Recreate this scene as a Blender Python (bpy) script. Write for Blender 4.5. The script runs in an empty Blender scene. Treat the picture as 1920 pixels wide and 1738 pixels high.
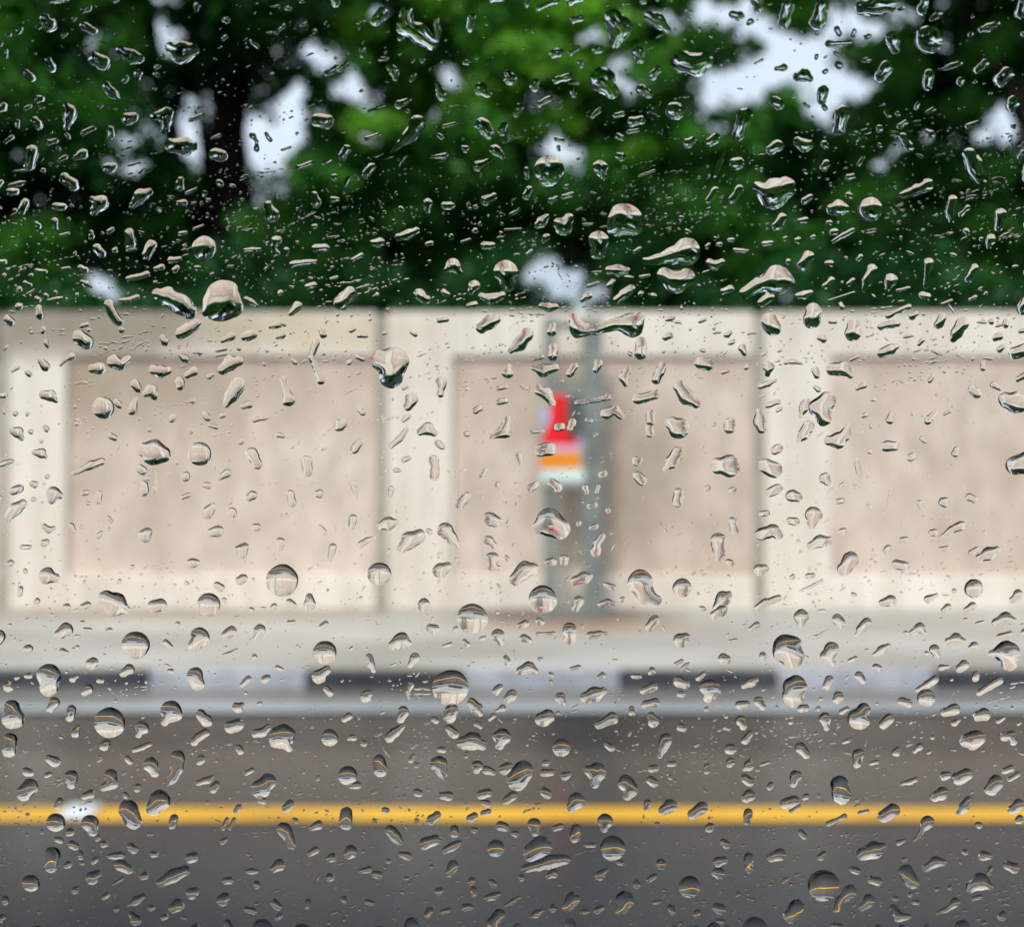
import bpy, math, random
import numpy as np
from mathutils import Vector
R = math.radians
DR = 1.08        # scale on the measured drop radii
CONTACT = 1.12   # cotangent of the angle at which the water meets the glass
sc = bpy.context.scene
col = sc.collection

# ------------------------------------------------------------------ camera
CAMZ = 1.22
PANE_Y = 0.1200          # inner face of the side window
PANE_T = 0.004
DROP_Y = PANE_Y + PANE_T + 0.00002
TILT = math.radians(9)   # the side window leans in towards the roof
F = 1700.0               # focal length in pixels of the 1920 wide photograph
cam_d = bpy.data.cameras.new("camera")
cam = bpy.data.objects.new("camera", cam_d); col.objects.link(cam)
cam.location = (0, 0, CAMZ); cam.rotation_euler = (R(90), 0, 0)
cam_d.sensor_width = 36.0; cam_d.lens = 36.0 * F / 1920.0
cam_d.clip_start = 0.01; cam_d.clip_end = 3000
cam_d.dof.use_dof = True
cam_d.dof.focus_distance = DROP_Y + 0.0004
cam_d.dof.aperture_fstop = (cam_d.lens / 1000) / 0.0020
cam_d.dof.aperture_blades = 0
sc.camera = cam

# ------------------------------------------------------------------ world, sun, exposure
SUN_EL, SUN_ROT = R(48), R(200)      # behind the car, a little to the left
w = bpy.data.worlds.new("World"); sc.world = w; w.use_nodes = True
nt = w.node_tree; N = nt.nodes; L = nt.links; N.clear()
out = N.new('ShaderNodeOutputWorld'); bg = N.new('ShaderNodeBackground'); bg.inputs[1].default_value = 0.12
sky = N.new('ShaderNodeTexSky'); sky.sky_type = 'NISHITA'; sky.sun_disc = False
sky.sun_elevation = SUN_EL; sky.sun_rotation = SUN_ROT; sky.air_density = 1.0; sky.dust_density = 2.0
# overcast layer: brighter towards the zenith, soft uneven cloud
tc = N.new('ShaderNodeTexCoord'); sep = N.new('ShaderNodeSeparateXYZ'); L.new(tc.outputs['Generated'], sep.inputs[0])
mr = N.new('ShaderNodeMapRange'); mr.inputs[1].default_value = 0; mr.inputs[2].default_value = 1
mr.inputs[3].default_value = 4.6; mr.inputs[4].default_value = 9.5; L.new(sep.outputs[2], mr.inputs[0])
nz = N.new('ShaderNodeTexNoise'); nz.inputs['Scale'].default_value = 2.2; nz.inputs['Detail'].default_value = 5; L.new(tc.outputs['Generated'], nz.inputs['Vector'])
mr2 = N.new('ShaderNodeMapRange'); mr2.inputs[1].default_value = .3; mr2.inputs[2].default_value = .7; mr2.inputs[3].default_value = .82; mr2.inputs[4].default_value = 1.12
L.new(nz.outputs[0], mr2.inputs[0])
mu = N.new('ShaderNodeMath'); mu.operation = 'MULTIPLY'; L.new(mr.outputs[0], mu.inputs[0]); L.new(mr2.outputs[0], mu.inputs[1])
cl = N.new('ShaderNodeMixRGB'); cl.blend_type = 'MULTIPLY'; cl.inputs[0].default_value = 1; cl.inputs[1].default_value = (.78, .88, 1.0, 1); L.new(mu.outputs[0], cl.inputs[2])
mx = N.new('ShaderNodeMixRGB'); mx.inputs[0].default_value = .86; L.new(sky.outputs[0], mx.inputs[1]); L.new(cl.outputs[0], mx.inputs[2])
L.new(mx.outputs[0], bg.inputs[0]); L.new(bg.outputs[0], out.inputs[0])
sl = bpy.data.lights.new("sun", 'SUN'); sl.energy = 1.5; sl.angle = R(14); sl.color = (1, .95, .86)
so = bpy.data.objects.new("sun", sl); col.objects.link(so)
sd = Vector((-math.sin(SUN_ROT) * -1 * math.cos(SUN_EL), math.cos(SUN_ROT) * math.cos(SUN_EL), math.sin(SUN_EL)))
so.rotation_euler = sd.to_track_quat('Z', 'Y').to_euler(); so.location = (0, -5, 9)
sc.view_settings.view_transform = 'Standard'; sc.view_settings.look = 'None'; sc.view_settings.gamma = 1
sc.view_settings.exposure = 0.62
sc.render.engine = 'CYCLES'
cy = sc.cycles
cy.max_bounces = 14; cy.transmission_bounces = 12; cy.glossy_bounces = 6; cy.diffuse_bounces = 3; cy.transparent_max_bounces = 8
cy.caustics_reflective = False; cy.caustics_refractive = True; cy.use_denoising = True
cy.use_adaptive_sampling = True; cy.adaptive_threshold = 0.012

# ------------------------------------------------------------------ helpers
def tag(o, label=None, cat=None, group=None, kind=None):
    if label: o['label'] = label
    if cat: o['category'] = cat
    if group: o['group'] = group
    if kind: o['kind'] = kind
    return o
def empty(name, loc=(0, 0, 0)):
    o = bpy.data.objects.new(name, None); col.objects.link(o); o.location = loc; o.empty_display_size = .1
    return o
def link(name, me, mats, parent=None, loc=None):
    if not isinstance(mats, (list, tuple)): mats = [mats]
    for m in mats: me.materials.append(m)
    o = bpy.data.objects.new(name, me); col.objects.link(o)
    if parent is not None:
        o.parent = parent
        o.location = tuple(-c for c in parent.location)
    return o
class MB:
    def __init__(s): s.v = []; s.f = []; s.m = []; s.sm = []
    def add(s, vs, fs, mi=0, smooth=False):
        b = len(s.v); s.v += [tuple(v) for v in vs]
        for f in fs: s.f.append(tuple(b + i for i in f)); s.m.append(mi); s.sm.append(smooth)
    def box(s, x0, x1, y0, y1, z0, z1, mi=0, c=0.0):
        if c <= 0:
            vs = [(x, y, z) for z in (z0, z1) for y in (y0, y1) for x in (x0, x1)]
            s.add(vs, [(0, 2, 3, 1), (4, 5, 7, 6), (0, 1, 5, 4), (2, 6, 7, 3), (0, 4, 6, 2), (1, 3, 7, 5)], mi); return
        import bmesh
        bm = bmesh.new()
        bmesh.ops.create_cube(bm, size=1)
        for v in bm.verts:
            v.co = ((x0 + x1) / 2 + v.co.x * (x1 - x0), (y0 + y1) / 2 + v.co.y * (y1 - y0), (z0 + z1) / 2 + v.co.z * (z1 - z0))
        bmesh.ops.bevel(bm, geom=bm.edges[:], offset=c, segments=2, profile=.6, affect='EDGES')
        bm.verts.index_update()
        s.add([v.co[:] for v in bm.verts], [[v.index for v in f.verts] for f in bm.faces], mi); bm.free()
    def tube(s, pts, rads, seg=10, mi=0, wob=0, rnd=None):
        pts = [Vector(p) for p in pts]; b = len(s.v); n = len(pts); prev = None
        for i, p in enumerate(pts):
            d = (pts[min(i + 1, n - 1)] - pts[max(i - 1, 0)]).normalized()
            a = d.orthogonal().normalized() if prev is None else (prev - d * prev.dot(d)).normalized()
            prev = a; c = d.cross(a)
            for k in range(seg):
                t = 2 * math.pi * k / seg
                r = rads[i] * (1 + (rnd.uniform(-wob, wob) if rnd else 0))
                s.v.append(tuple(p + (a * math.cos(t) + c * math.sin(t)) * r))
        for i in range(n - 1):
            for k in range(seg):
                k2 = (k + 1) % seg
                s.f.append((b + i * seg + k, b + i * seg + k2, b + (i + 1) * seg + k2, b + (i + 1) * seg + k)); s.m.append(mi); s.sm.append(True)
        s.f.append(tuple(b + k for k in reversed(range(seg)))); s.m.append(mi); s.sm.append(False)
        s.f.append(tuple(b + (n - 1) * seg + k for k in range(seg))); s.m.append(mi); s.sm.append(False)
    def build(s, name, mats, parent=None):
        me = bpy.data.meshes.new(name); me.from_pydata(s.v, [], s.f)
        me.polygons.foreach_set('material_index', s.m); me.polygons.foreach_set('use_smooth', s.sm); me.update()
        return link(name, me, mats, parent)
def np_mesh(name, co, faces, nper):
    me = bpy.data.meshes.new(name)
    nv, nf = len(co), len(faces)
    me.vertices.add(nv); me.vertices.foreach_set('co', co.astype(np.float32).ravel())
    me.loops.add(nf * nper); me.loops.foreach_set('vertex_index', faces.astype(np.int32).ravel())
    me.polygons.add(nf); me.polygons.foreach_set('loop_start', np.arange(nf, dtype=np.int32) * nper)
    try: me.polygons.foreach_set('loop_total', np.full(nf, nper, dtype=np.int32))
    except Exception: pass
    me.update(calc_edges=True)
    return me

# ------------------------------------------------------------------ materials
def mat(name):
    m = bpy.data.materials.new(name); m.use_nodes = True
    b = m.node_tree.nodes['Principled BSDF']; return m, m.node_tree.nodes, m.node_tree.links, b
def ramp(N, L, src, stops):
    r = N.new('ShaderNodeValToRGB'); e = r.color_ramp.elements
    while len(e) < len(stops): e.new(0.5)
    for el, (p, c) in zip(e, stops):
        el.position = p; el.color = (*c, 1) if len(c) == 3 else c
    L.new(src, r.inputs[0]); return r
def noise(N, L, scale, detail=4, rough=.55, vec=None, dist=0):
    n = N.new('ShaderNodeTexNoise'); n.inputs['Scale'].default_value = scale; n.inputs['Detail'].default_value = detail
    n.inputs['Roughness'].default_value = rough; n.inputs['Distortion'].default_value = dist
    if vec is not None: L.new(vec, n.inputs['Vector'])
    return n
def objco(N, L, scale=(1, 1, 1)):
    t = N.new('ShaderNodeTexCoord'); mp = N.new('ShaderNodeMapping'); mp.inputs['Scale'].default_value = scale
    L.new(t.outputs['Object'], mp.inputs[0]); return mp.outputs[0]
def mixc(N, L, fac, a, b, mode='MIX'):
    m = N.new('ShaderNodeMixRGB'); m.blend_type = mode
    for i, x in ((0, fac), (1, a), (2, b)):
        if hasattr(x, 'links') or hasattr(x, 'is_linked'): L.new(x, m.inputs[i])
        elif i == 0: m.inputs[0].default_value = x
        else: m.inputs[i].default_value = (*x, 1)
    return m.outputs[0]
def surf(name, c1, c2, scale, rough=.8, bump=0, bscale=None, sc3=(1, 1, 1), det=5, extra=None, spec=.5, stops=(.35, .65)):
    m, N, L, b = mat(name); v = objco(N, L, sc3)
    n = noise(N, L, scale, det, vec=v)
    r = ramp(N, L, n.outputs[0], [(stops[0], c1), (stops[1], c2)])
    c = r.outputs[0]
    if extra: c = extra(N, L, c)
    L.new(c, b.inputs['Base Color']); b.inputs['Roughness'].default_value = rough
    b.inputs['Specular IOR Level'].default_value = spec
    if bump:
        n2 = noise(N, L, bscale or scale * 8, 6, vec=v); bp = N.new('ShaderNodeBump'); bp.inputs['Strength'].default_value = bump; bp.inputs['Distance'].default_value = .01
        L.new(n2.outputs[0], bp.inputs['Height']); L.new(bp.outputs[0], b.inputs['Normal'])
    return m
def blotch(N, L, c, cx, cz, rx, rz, colr, amt, axes=(0, 2)):
    """a stain with a shape of its own, at a fixed place on the surface"""
    t = N.new('ShaderNodeTexCoord'); s = N.new('ShaderNodeSeparateXYZ'); L.new(t.outputs['Object'], s.inputs[0])
    def lin(o, c0, r0):
        a = N.new('ShaderNodeMath'); a.operation = 'SUBTRACT'; L.new(o, a.inputs[0]); a.inputs[1].default_value = c0
        d = N.new('ShaderNodeMath'); d.operation = 'DIVIDE'; L.new(a.outputs[0], d.inputs[0]); d.inputs[1].default_value = r0
        p = N.new('ShaderNodeMath'); p.operation = 'POWER'; L.new(d.outputs[0], p.inputs[0]); p.inputs[1].default_value = 2; 
        return p.outputs[0]
    a = N.new('ShaderNodeMath'); a.operation = 'ADD'; L.new(lin(s.outputs[axes[0]], cx, rx), a.inputs[0]); L.new(lin(s.outputs[axes[1]], cz, rz), a.inputs[1])
    n = noise(N, L, 5 / max(rx, rz), 5); L.new(t.outputs['Object'], n.inputs['Vector'])
    n3 = N.new('ShaderNodeMath'); n3.operation = 'MULTIPLY_ADD'; L.new(n.outputs[0], n3.inputs[0]); n3.inputs[1].default_value = 1.2; L.new(a.outputs[0], n3.inputs[2])
    r = ramp(N, L, n3.outputs[0], [(.35, (amt,) * 3), (1.0, (0, 0, 0))]); r.color_ramp.interpolation = 'EASE'
    sc_ = N.new('ShaderNodeMath'); sc_.operation = 'MULTIPLY'; sc_.inputs[1].default_value = .55; L.new(n3.outputs[0], sc_.inputs[0]); L.new(sc_.outputs[0], r.inputs[0])
    return mixc(N, L, r.outputs[0], c, colr)

def X(px, y): return (px - 960) / F * y
def Z(py, y): return CAMZ - (py - 869) / F * y

WALL_Y = 7.03; PAVE_Z = 0.10; KERB_Y = 4.90; WALL_TOP = Z(584, WALL_Y)
# wet asphalt
def wet_asphalt():
    m, N, L, b = mat('wet_asphalt'); v = objco(N, L)
    n1 = noise(N, L, .5, 5, vec=objco(N, L, (.35, 1.3, 1))); n2 = noise(N, L, 60, 4, vec=v); n3 = noise(N, L, 3, 5, vec=objco(N, L, (.25, 1, 1)))
    c = ramp(N, L, n1.outputs[0], [(.40, (.010, .015, .026)), (.62, (.042, .046, .058))]).outputs[0]
    c = mixc(N, L, .35, c, ramp(N, L, n2.outputs[0], [(.35, (.02, .02, .02)), (.7, (.075, .072, .07))]).outputs[0])
    t = N.new('ShaderNodeTexCoord'); s = N.new('ShaderNodeSeparateXYZ'); L.new(t.outputs['Object'], s.inputs[0])
    # browner tone beyond the yellow line
    mo = N.new('ShaderNodeMapRange'); mo.inputs[1].default_value = 3.1; mo.inputs[2].default_value = 3.3; L.new(s.outputs[1], mo.inputs[0])
    c = mixc(N, L, mo.outputs[0], c, mixc(N, L, .6, c, (.078, .066, .055)))
    # darker soaked band along the gutter
    band = ramp(N, L, s.outputs[1], [(0, (0, 0, 0)), (.5, (1, 1, 1))])
    mr = N.new('ShaderNodeMapRange'); mr.inputs[1].default_value = 3.6; mr.inputs[2].default_value = 4.2; L.new(s.outputs[1], mr.inputs[0])
    ad = N.new('ShaderNodeMath'); ad.operation = 'MULTIPLY_ADD'; L.new(n3.outputs[0], ad.inputs[0]); ad.inputs[1].default_value = .6; L.new(mr.outputs[0], ad.inputs[2])
    wet = ramp(N, L, ad.outputs[0], [(.55, (0, 0, 0)), (.85, (1, 1, 1))]).outputs[0]
    c = mixc(N, L, wet, c, (.012, .013, .018))
    L.new(c, b.inputs['Base Color'])
    rr = N.new('ShaderNodeMapRange'); rr.inputs[3].default_value = .15; rr.inputs[4].default_value = .30; L.new(n3.outputs[0], rr.inputs[0])
    rm = N.new('ShaderNodeMath'); rm.operation = 'MULTIPLY_ADD'; L.new(wet, rm.inputs[0]); rm.inputs[1].default_value = .03; L.new(rr.outputs[0], rm.inputs[2])
    L.new(rm.outputs[0], b.inputs['Roughness']); b.inputs['Specular IOR Level'].default_value = .5
    bp = N.new('ShaderNodeBump'); bp.inputs['Strength'].default_value = .10; bp.inputs['Distance'].default_value = .002
    L.new(n2.outputs[0], bp.inputs['Height']); L.new(bp.outputs[0], b.inputs['Normal'])
    return m
M = {}
M['asphalt'] = wet_asphalt()
M['yellow'] = surf('yellow_road_paint', (.52, .24, .03), (.86, .46, .03), 3.5, rough=.4, bump=.2, sc3=(.5, 5, 1), stops=(.30, .52), det=8)
M['gutter'] = surf('wet_concrete_gutter', (.15, .135, .12), (.25, .235, .22), 2.0, rough=.35, bump=.15, sc3=(.4, 2, 1))
M['edge'] = surf('pale_edge_line', (.27, .30, .325), (.42, .45, .475), 2.2, rough=.32, bump=.1, sc3=(.4, 1, 1))
def pave_extra(N, L, c):
    c = blotch(N, L, c, X(420, 6.6), 6.9, 2.6, .35, (.30, .25, .19), .7, axes=(0, 1))
    c = blotch(N, L, c, X(1060, 6.7), 6.72, .95, .55, (.13, .085, .06), 1.0, axes=(0, 1))
    c = blotch(N, L, c, X(1100, 6.2), 6.22, .95, .36, (.38, .26, .17), .8, axes=(0, 1))
    return blotch(N, L, c, X(300, 6.3), 6.7, 1.6, .3, (.36, .28, .21), .6, axes=(0, 1))
M['pave'] = surf('pale_wet_paving', (.34, .325, .29), (.54, .52, .49), 1.3, rough=.45, bump=.15, sc3=(.5, 1.2, 1), extra=pave_extra)
M['kerb_white'] = surf('white_kerb_paint', (.33, .34, .38), (.50, .51, .56), 6, rough=.45, bump=.15)
M['kerb_black'] = surf('black_kerb_paint', (.03, .031, .042), (.075, .075, .09), 6, rough=.4, bump=.15)
M['kerb_con'] = surf('kerb_concrete', (.46, .46, .46), (.62, .62, .64), 5, rough=.5, bump=.15)
def cream_extra(N, L, c):
    n = noise(N, L, 2.6, 6, vec=objco(N, L, (3.0, 1, .35))); r = ramp(N, L, n.outputs[0], [(.38, (.90, .89, .87)), (.56, (1.03, 1.03, 1.03))])
    c = mixc(N, L, 1.0, c, r.outputs[0], 'MULTIPLY')
    c = blotch(N, L, c, -3.6, 2.3, 2.0, .34, (.26, .21, .15), .85)
    return blotch(N, L, c, -1.6, 2.25, 1.0, .18, (.60, .47, .27), .5)
M['cream'] = surf('cream_painted_concrete', (.76, .675, .575), (.85, .775, .685), 1.1, rough=.7, bump=.15, extra=cream_extra)
def inset_extra(N, L, c):
    n = noise(N, L, 5, 5, vec=objco(N, L, (1.6, 1, .7))); r = ramp(N, L, n.outputs[0], [(.36, (.86, .84, .82)), (.62, (1.07, 1.06, 1.06))])
    c = mixc(N, L, 1.0, c, r.outputs[0], 'MULTIPLY')
    c = blotch(N, L, c, -3.3, 1.9, 1.7, .5, (.36, .28, .19), .6)
    return blotch(N, L, c, .75, 1.1, .7, .8, (.37, .30, .23), .55)
M['inset'] = surf('pinkish_roughcast', (.61, .485, .395), (.74, .62, .53), .9, rough=.9, bump=.6, bscale=70, extra=inset_extra, det=3)
M['joint'] = surf('shaded_joint_tan', (.34, .31, .25), (.44, .41, .34), 3, rough=.85, bump=.2)  # shade of the grooves between wall units put into a darker tan
M['steel'] = surf('green_grey_steel', (.165, .185, .170), (.27, .285, .265), 5, rough=.5, bump=.1)
M['dark_steel'] = surf('dark_green_steel', (.045, .07, .06), (.085, .12, .105), 5, rough=.5)
M['bark'] = surf('dark_wet_bark', (.006, .005, .004), (.02, .015, .012), 9, rough=.9, spec=.15, bump=.8, sc3=(1, 1, .25))
M['bark_warm'] = surf('brown_wet_bark', (.035, .022, .016), (.10, .07, .055), 9, rough=.8, bump=.8, sc3=(1, 1, .25))
M['soil'] = surf('damp_leaf_litter', (.03, .028, .015), (.07, .07, .03), 4, rough=.9, bump=.5)
def plain(name, c, rough=.5, metal=0):
    m, N, L, b = mat(name); v = objco(N, L); n = noise(N, L, 9, 4, vec=v)
    r = ramp(N, L, n.outputs[0], [(.3, tuple(x * .86 for x in c)), (.7, tuple(min(1, x * 1.1) for x in c))])
    L.new(r.outputs[0], b.inputs['Base Color']); b.inputs['Roughness'].default_value = rough; b.inputs['Metallic'].default_value = metal; return m
def leafmat(name, c1, c2, tr):
    m, N, L, b = mat(name); v = objco(N, L)
    n = noise(N, L, 1.3, 4, vec=v); n2 = noise(N, L, 14, 2, vec=v)
    c = ramp(N, L, n.outputs[0], [(.36, c1), (.64, c2)]).outputs[0]
    c = mixc(N, L, .5, c, ramp(N, L, n2.outputs[0], [(.3, (.6, .6, .6)), (.7, (1.4, 1.4, 1.4))]).outputs[0], 'MULTIPLY')
    L.new(c, b.inputs['Base Color']); b.inputs['Roughness'].default_value = .45
    b.inputs['Specular IOR Level'].default_value = .25
    t = N.new('ShaderNodeBsdfTranslucent'); tcol = mixc(N, L, 1, c, (1.15, 1.35, .5), 'MULTIPLY'); L.new(tcol, t.inputs[0])
    ms = N.new('ShaderNodeMixShader'); ms.inputs[0].default_value = tr
    L.new(b.outputs[0], ms.inputs[1]); L.new(t.outputs[0], ms.inputs[2]); L.new(ms.outputs[0], N['Material Output'].inputs[0]); return m
M['leaf_dark'] = leafmat('dark_evergreen_leaves', (.008, .044, .016), (.048, .19, .055), .35)
M['leaf_mid'] = leafmat('mid_green_leaves', (.030, .125, .032), (.12, .36, .075), .45)
M['leaf_lime'] = leafmat('lime_green_leaves', (.08, .27, .04), (.30, .58, .10), .5)  # lit, backlit look of the foliage painted in as a lighter leaf colour
def glassmat(name, ior, tint=(1, 1, 1)):
    m = bpy.data.materials.new(name); m.use_nodes = True; N = m.node_tree.nodes; L = m.node_tree.links; N.clear()
    o = N.new('ShaderNodeOutputMaterial'); g = N.new('ShaderNodeBsdfGlass'); g.inputs['IOR'].default_value = ior
    g.inputs['Roughness'].default_value = 0; g.inputs['Color'].default_value = (*tint, 1); L.new(g.outputs[0], o.inputs[0]); return m
M['glass'] = glassmat('clear_window_glass', 1.5, (.985, .995, .99))
M['water'] = glassmat('rain_water', 1.333)
M['car_paint'] = plain('dark_car_paint', (.03, .032, .036), .25, .3)
M['rubber'] = plain('black_rubber', (.015, .015, .015), .6)
M['lining'] = plain('charcoal_cabin_lining', (.03, .03, .032), .9)

# ------------------------------------------------------------------ ground, road, pavement
def sheet(name, x0, x1, y0, y1, z, m, sub=1):
    mb = MB(); mb.add([(x0, y0, z), (x1, y0, z), (x1, y1, z), (x0, y1, z)], [(0, 1, 2, 3)]); return mb.build(name, m)
tag(sheet('ground', -900, 900, -900, 900, -.004, M['soil']), kind='structure', label='damp dark ground reaching out beyond the road and trees')
rd = MB(); rd.add([(-300, -6, 0), (300, -6, 0), (300, KERB_Y, 0), (-300, KERB_Y, 0)], [(0, 1, 2, 3)])
tag(rd.build('road', M['asphalt']), kind='structure', label='wet dark grey asphalt road below the car window')
tag(sheet('gutter', -300, 300, 4.52, KERB_Y, .004, M['gutter']), kind='structure', label='brownish grey concrete gutter strip at the foot of the kerb')
tag(sheet('edge_line', -300, 300, 4.43, 4.60, .008, M['edge']), kind='structure', label='pale bluish white line along the edge of the road')
tag(sheet('yellow_line', -300, 300, 3.090, 3.214, .004, M['yellow']), kind='structure', label='continuous amber yellow line painted on the wet road')
pv = MB(); pv.box(-60, 60, KERB_Y + .05, WALL_Y + 20, -.02, PAVE_Z)
tag(pv.build('pavement', M['pave']), kind='structure', label='pale wet concrete pavement at the foot of the wall')
kb = empty('kerb', (0, KERB_Y, 0)); tag(kb, kind='structure', label='kerb painted in alternating black and white blocks')
for k in range(-14, 16):
    cx = -.69 + k * .8495
    blk = MB(); blk.box(cx - .421, cx + .421, KERB_Y, KERB_Y + .049, -.01, .102, 0, .012)
    o = blk.build('kerb_block', M['kerb_black'] if k % 2 == 0 else M['kerb_white'], kb)
    o['label'] = ('black' if k % 2 == 0 else 'white') + ' painted kerb block'
# road stud on the yellow line
st = MB(); st.box(-.055, .055, -.05, .05, 0, .018, 0, .007)
rs = empty('road_stud', (X(150, 3.15), 3.15, .004)); tag(rs, 'small white reflective road stud on the yellow line', 'road stud')
o = st.build('stud_body', plain('white_stud_plastic', (.8, .84, .9), .3), rs); o.location = (0, 0, 0)
lens = MB(); lens.box(-.04, .04, -.054, -.046, .004, .014, 0, .002); o = lens.build('reflector', plain('stud_lens', (.75, .8, .85), .15), rs); o.location = (0, 0, 0)

# ------------------------------------------------------------------ boundary wall
U = 710 / F * WALL_Y; J0 = X(715, WALL_Y)
wall = empty('boundary_wall', (0, WALL_Y, PAVE_Z)); tag(wall, 'long cream concrete wall with recessed pinkish roughcast panels behind the pavement', 'wall')
for k in range(-5, 6):
    jx = J0 + k * U; x0 = jx + .045; x1 = jx + U - .045
    xs = x0 + (117 if k == -1 else 132) / F * WALL_Y - .04
    zt = WALL_TOP; zi1 = Z(668, WALL_Y); zi0 = Z(1080, WALL_Y)
    w1 = MB(); w1.box(x0, xs, WALL_Y, WALL_Y + .18, PAVE_Z - .02, zt, 0, .012)
    w1.box(xs + .001, x1, WALL_Y + .001, WALL_Y + .18, zi1, zt - .001, 0, .012)
    w1.box(xs + .001, x1, WALL_Y + .001, WALL_Y + .18, PAVE_Z - .02, zi0, 0, .012)
    w1.build('wall_frame', M['cream'], wall)
    w2 = MB(); w2.box(xs + .0005, x1 - .0005, WALL_Y + .045, WALL_Y + .16, zi0 + .0005, zi1 - .0005)
    w2.build('roughcast_panel', M['inset'], wall)
    w3 = MB(); w3.box(jx - .046, jx + .046, WALL_Y + .03, WALL_Y + .17, PAVE_Z - .02, zt - .02, 0, .008)
    w3.build('joint_strip', M['joint'], wall)  # recessed strip, its dark colour stands in for groove shade

# ------------------------------------------------------------------ sign stand in front of the wall
SY = 6.72
def SX(px): return X(px, SY)
def SZ(py): return Z(py, SY)
sg = empty('sign_stand', (SX(1075), SY, PAVE_Z)); tag(sg, 'green grey steel stand with a red, pink and orange board before the wall', 'sign')
for a, b_ in ((1019, 1043), (1092, 1130)):
    p = MB(); p.box(SX(a), SX(b_), SY - .035, SY + .035, PAVE_Z + .012, SZ(596), 0, .008); p.build('post', M['steel'], sg)
for r0, r1 in ((604, 618), (718, 734), (1040, 1052)):
    p = MB(); p.box(SX(1043) + .002, SX(1092) - .002, SY - .022, SY + .022, SZ(r1), SZ(r0), 0, .005); p.build('crossbar', M['steel'], sg)
p = MB(); p.box(SX(1005), SX(1142), SY - .13, SY + .13, PAVE_Z + .001, PAVE_Z + .011, 0, .003)
p.build('base_plate', M['steel'], sg)
p = MB(); p.box(SX(1062), SX(1090), SY - .10, SY - .037, SZ(815), SZ(742), 0, .008); p.build('junction_box', M['dark_steel'], sg)
bx0, bx1 = SX(1012), SX(1088)
bd = MB(); bd.box(bx0, bx1 + .03, SY - .055, SY - .037, SZ(912), SZ(738), 0, .004)
board = bd.build('sign_board', plain('grey_green_board', (.34, .36, .34), .5), sg)
def patch(pts, c, nm, k):
    mb = MB(); y = SY - .0555 - .0018 * k
    n = len(pts); vs = [(SX(a), y, SZ(b)) for a, b in pts] + [(SX(a), y + .0012, SZ(b)) for a, b in pts]
    fs = [tuple(range(n)), tuple(range(2 * n - 1, n - 1, -1))] + [(i, (i + 1) % n + 0, (i + 1) % n + n, i + n) for i in range(n)]
    mb.add(vs, fs); o = mb.build(nm, plain('sign_' + nm, c, .4), board)
    o.location = (0, 0, 0)
    return o
patch([(1014, 762), (1036, 762), (1036, 805), (1014, 805)], (.40, .52, .72), 'pale_blue_patch', 1)
patch([(1014, 742), (1028, 742), (1028, 759), (1014, 759)], (.62, .52, .16), 'yellow_patch', 1)
patch([(1031, 741), (1066, 741), (1067, 786), (1084, 834), (1012, 834), (1030, 786)], (.92, .006, .012), 'red_tower', 2)
patch([(1062, 800), (1090, 800), (1090, 836), (1082, 836)], (.62, .60, .82), 'lilac_patch', 1)
patch([(1018, 836), (1086, 836), (1086, 847), (1018, 847)], (.86, .50, .66), 'pink_band', 1)
patch([(1012, 848), (1087, 848), (1087, 879), (1012, 879)], (1.0, .30, .004), 'orange_band', 1)
patch([(1014, 880), (1094, 880), (1094, 901), (1014, 901)], (.74, .90, .84), 'mint_band', 1)

# ------------------------------------------------------------------ trees
GAPS = """315 65 38 50;190 85 34 26;300 158 24 18;415 168 18 14;350 208 40 28;562 195 38 38;605 105 42 32;518 272 66 72;245 262 42 22;385 300 24 50;235 312 38 18;
25 290 22 12;425 255 17 42;300 -4 66 18;555 60 34 12;672 172 48 38;840 155 25 28;830 212 17 17;1100 72 30 22;1166 135 25 52;1056 285 42 40;1050 205 17 14;
1035 525 66 52;1125 560 32 24;1350 22 88 30;1480 118 84 48;1560 165 86 50;1360 172 48 34;1605 58 50 26;1530 200 60 26;1800 4 78 14;1884 232 50 42;1668 300 28 24;945 462 22 14;890 478 18 12;
190 545 36 26;1482 548 22 12;1780 88 17 17;1010 200 20 14;1250 40 30 14;1740 250 26 16;1440 60 50 30;700 250 26 16;905 150 20 12;1320 235 34 16;1690 30 24 12;100 20 18 10;720 20 22 14;1200 560 22 10;650 560 16 10""".replace('\n', '')
GAPS = np.array([[float(a) for a in g.split()] for g in GAPS.split(';')])
GAPS[:, 2:] *= np.where(GAPS[:, 2:3] > 50, .86, 1.06)
def gapness(P, grow=1.0):
    px = 960 + P[:, 0] / P[:, 1] * F; py = 869 - (P[:, 2] - CAMZ) / P[:, 1] * F
    wx = 16 * np.sin(py / 17. + px / 61.) + 8 * np.sin(py / 7.3 + px / 23.) + 6 * np.sin(px / 9.1); wy = 11 * np.sin(px / 15. + 2) + 7 * np.sin(px / 6.9 + py / 19.)
    px = px + wx; py = py + wy
    d = ((px[:, None] - GAPS[:, 0]) / (GAPS[:, 2] * grow )) ** 2 + ((py[:, None] - GAPS[:, 1]) / (GAPS[:, 3] * grow )) ** 2
    return d.min(1)
rs_ = np.random.default_rng(7)
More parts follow.
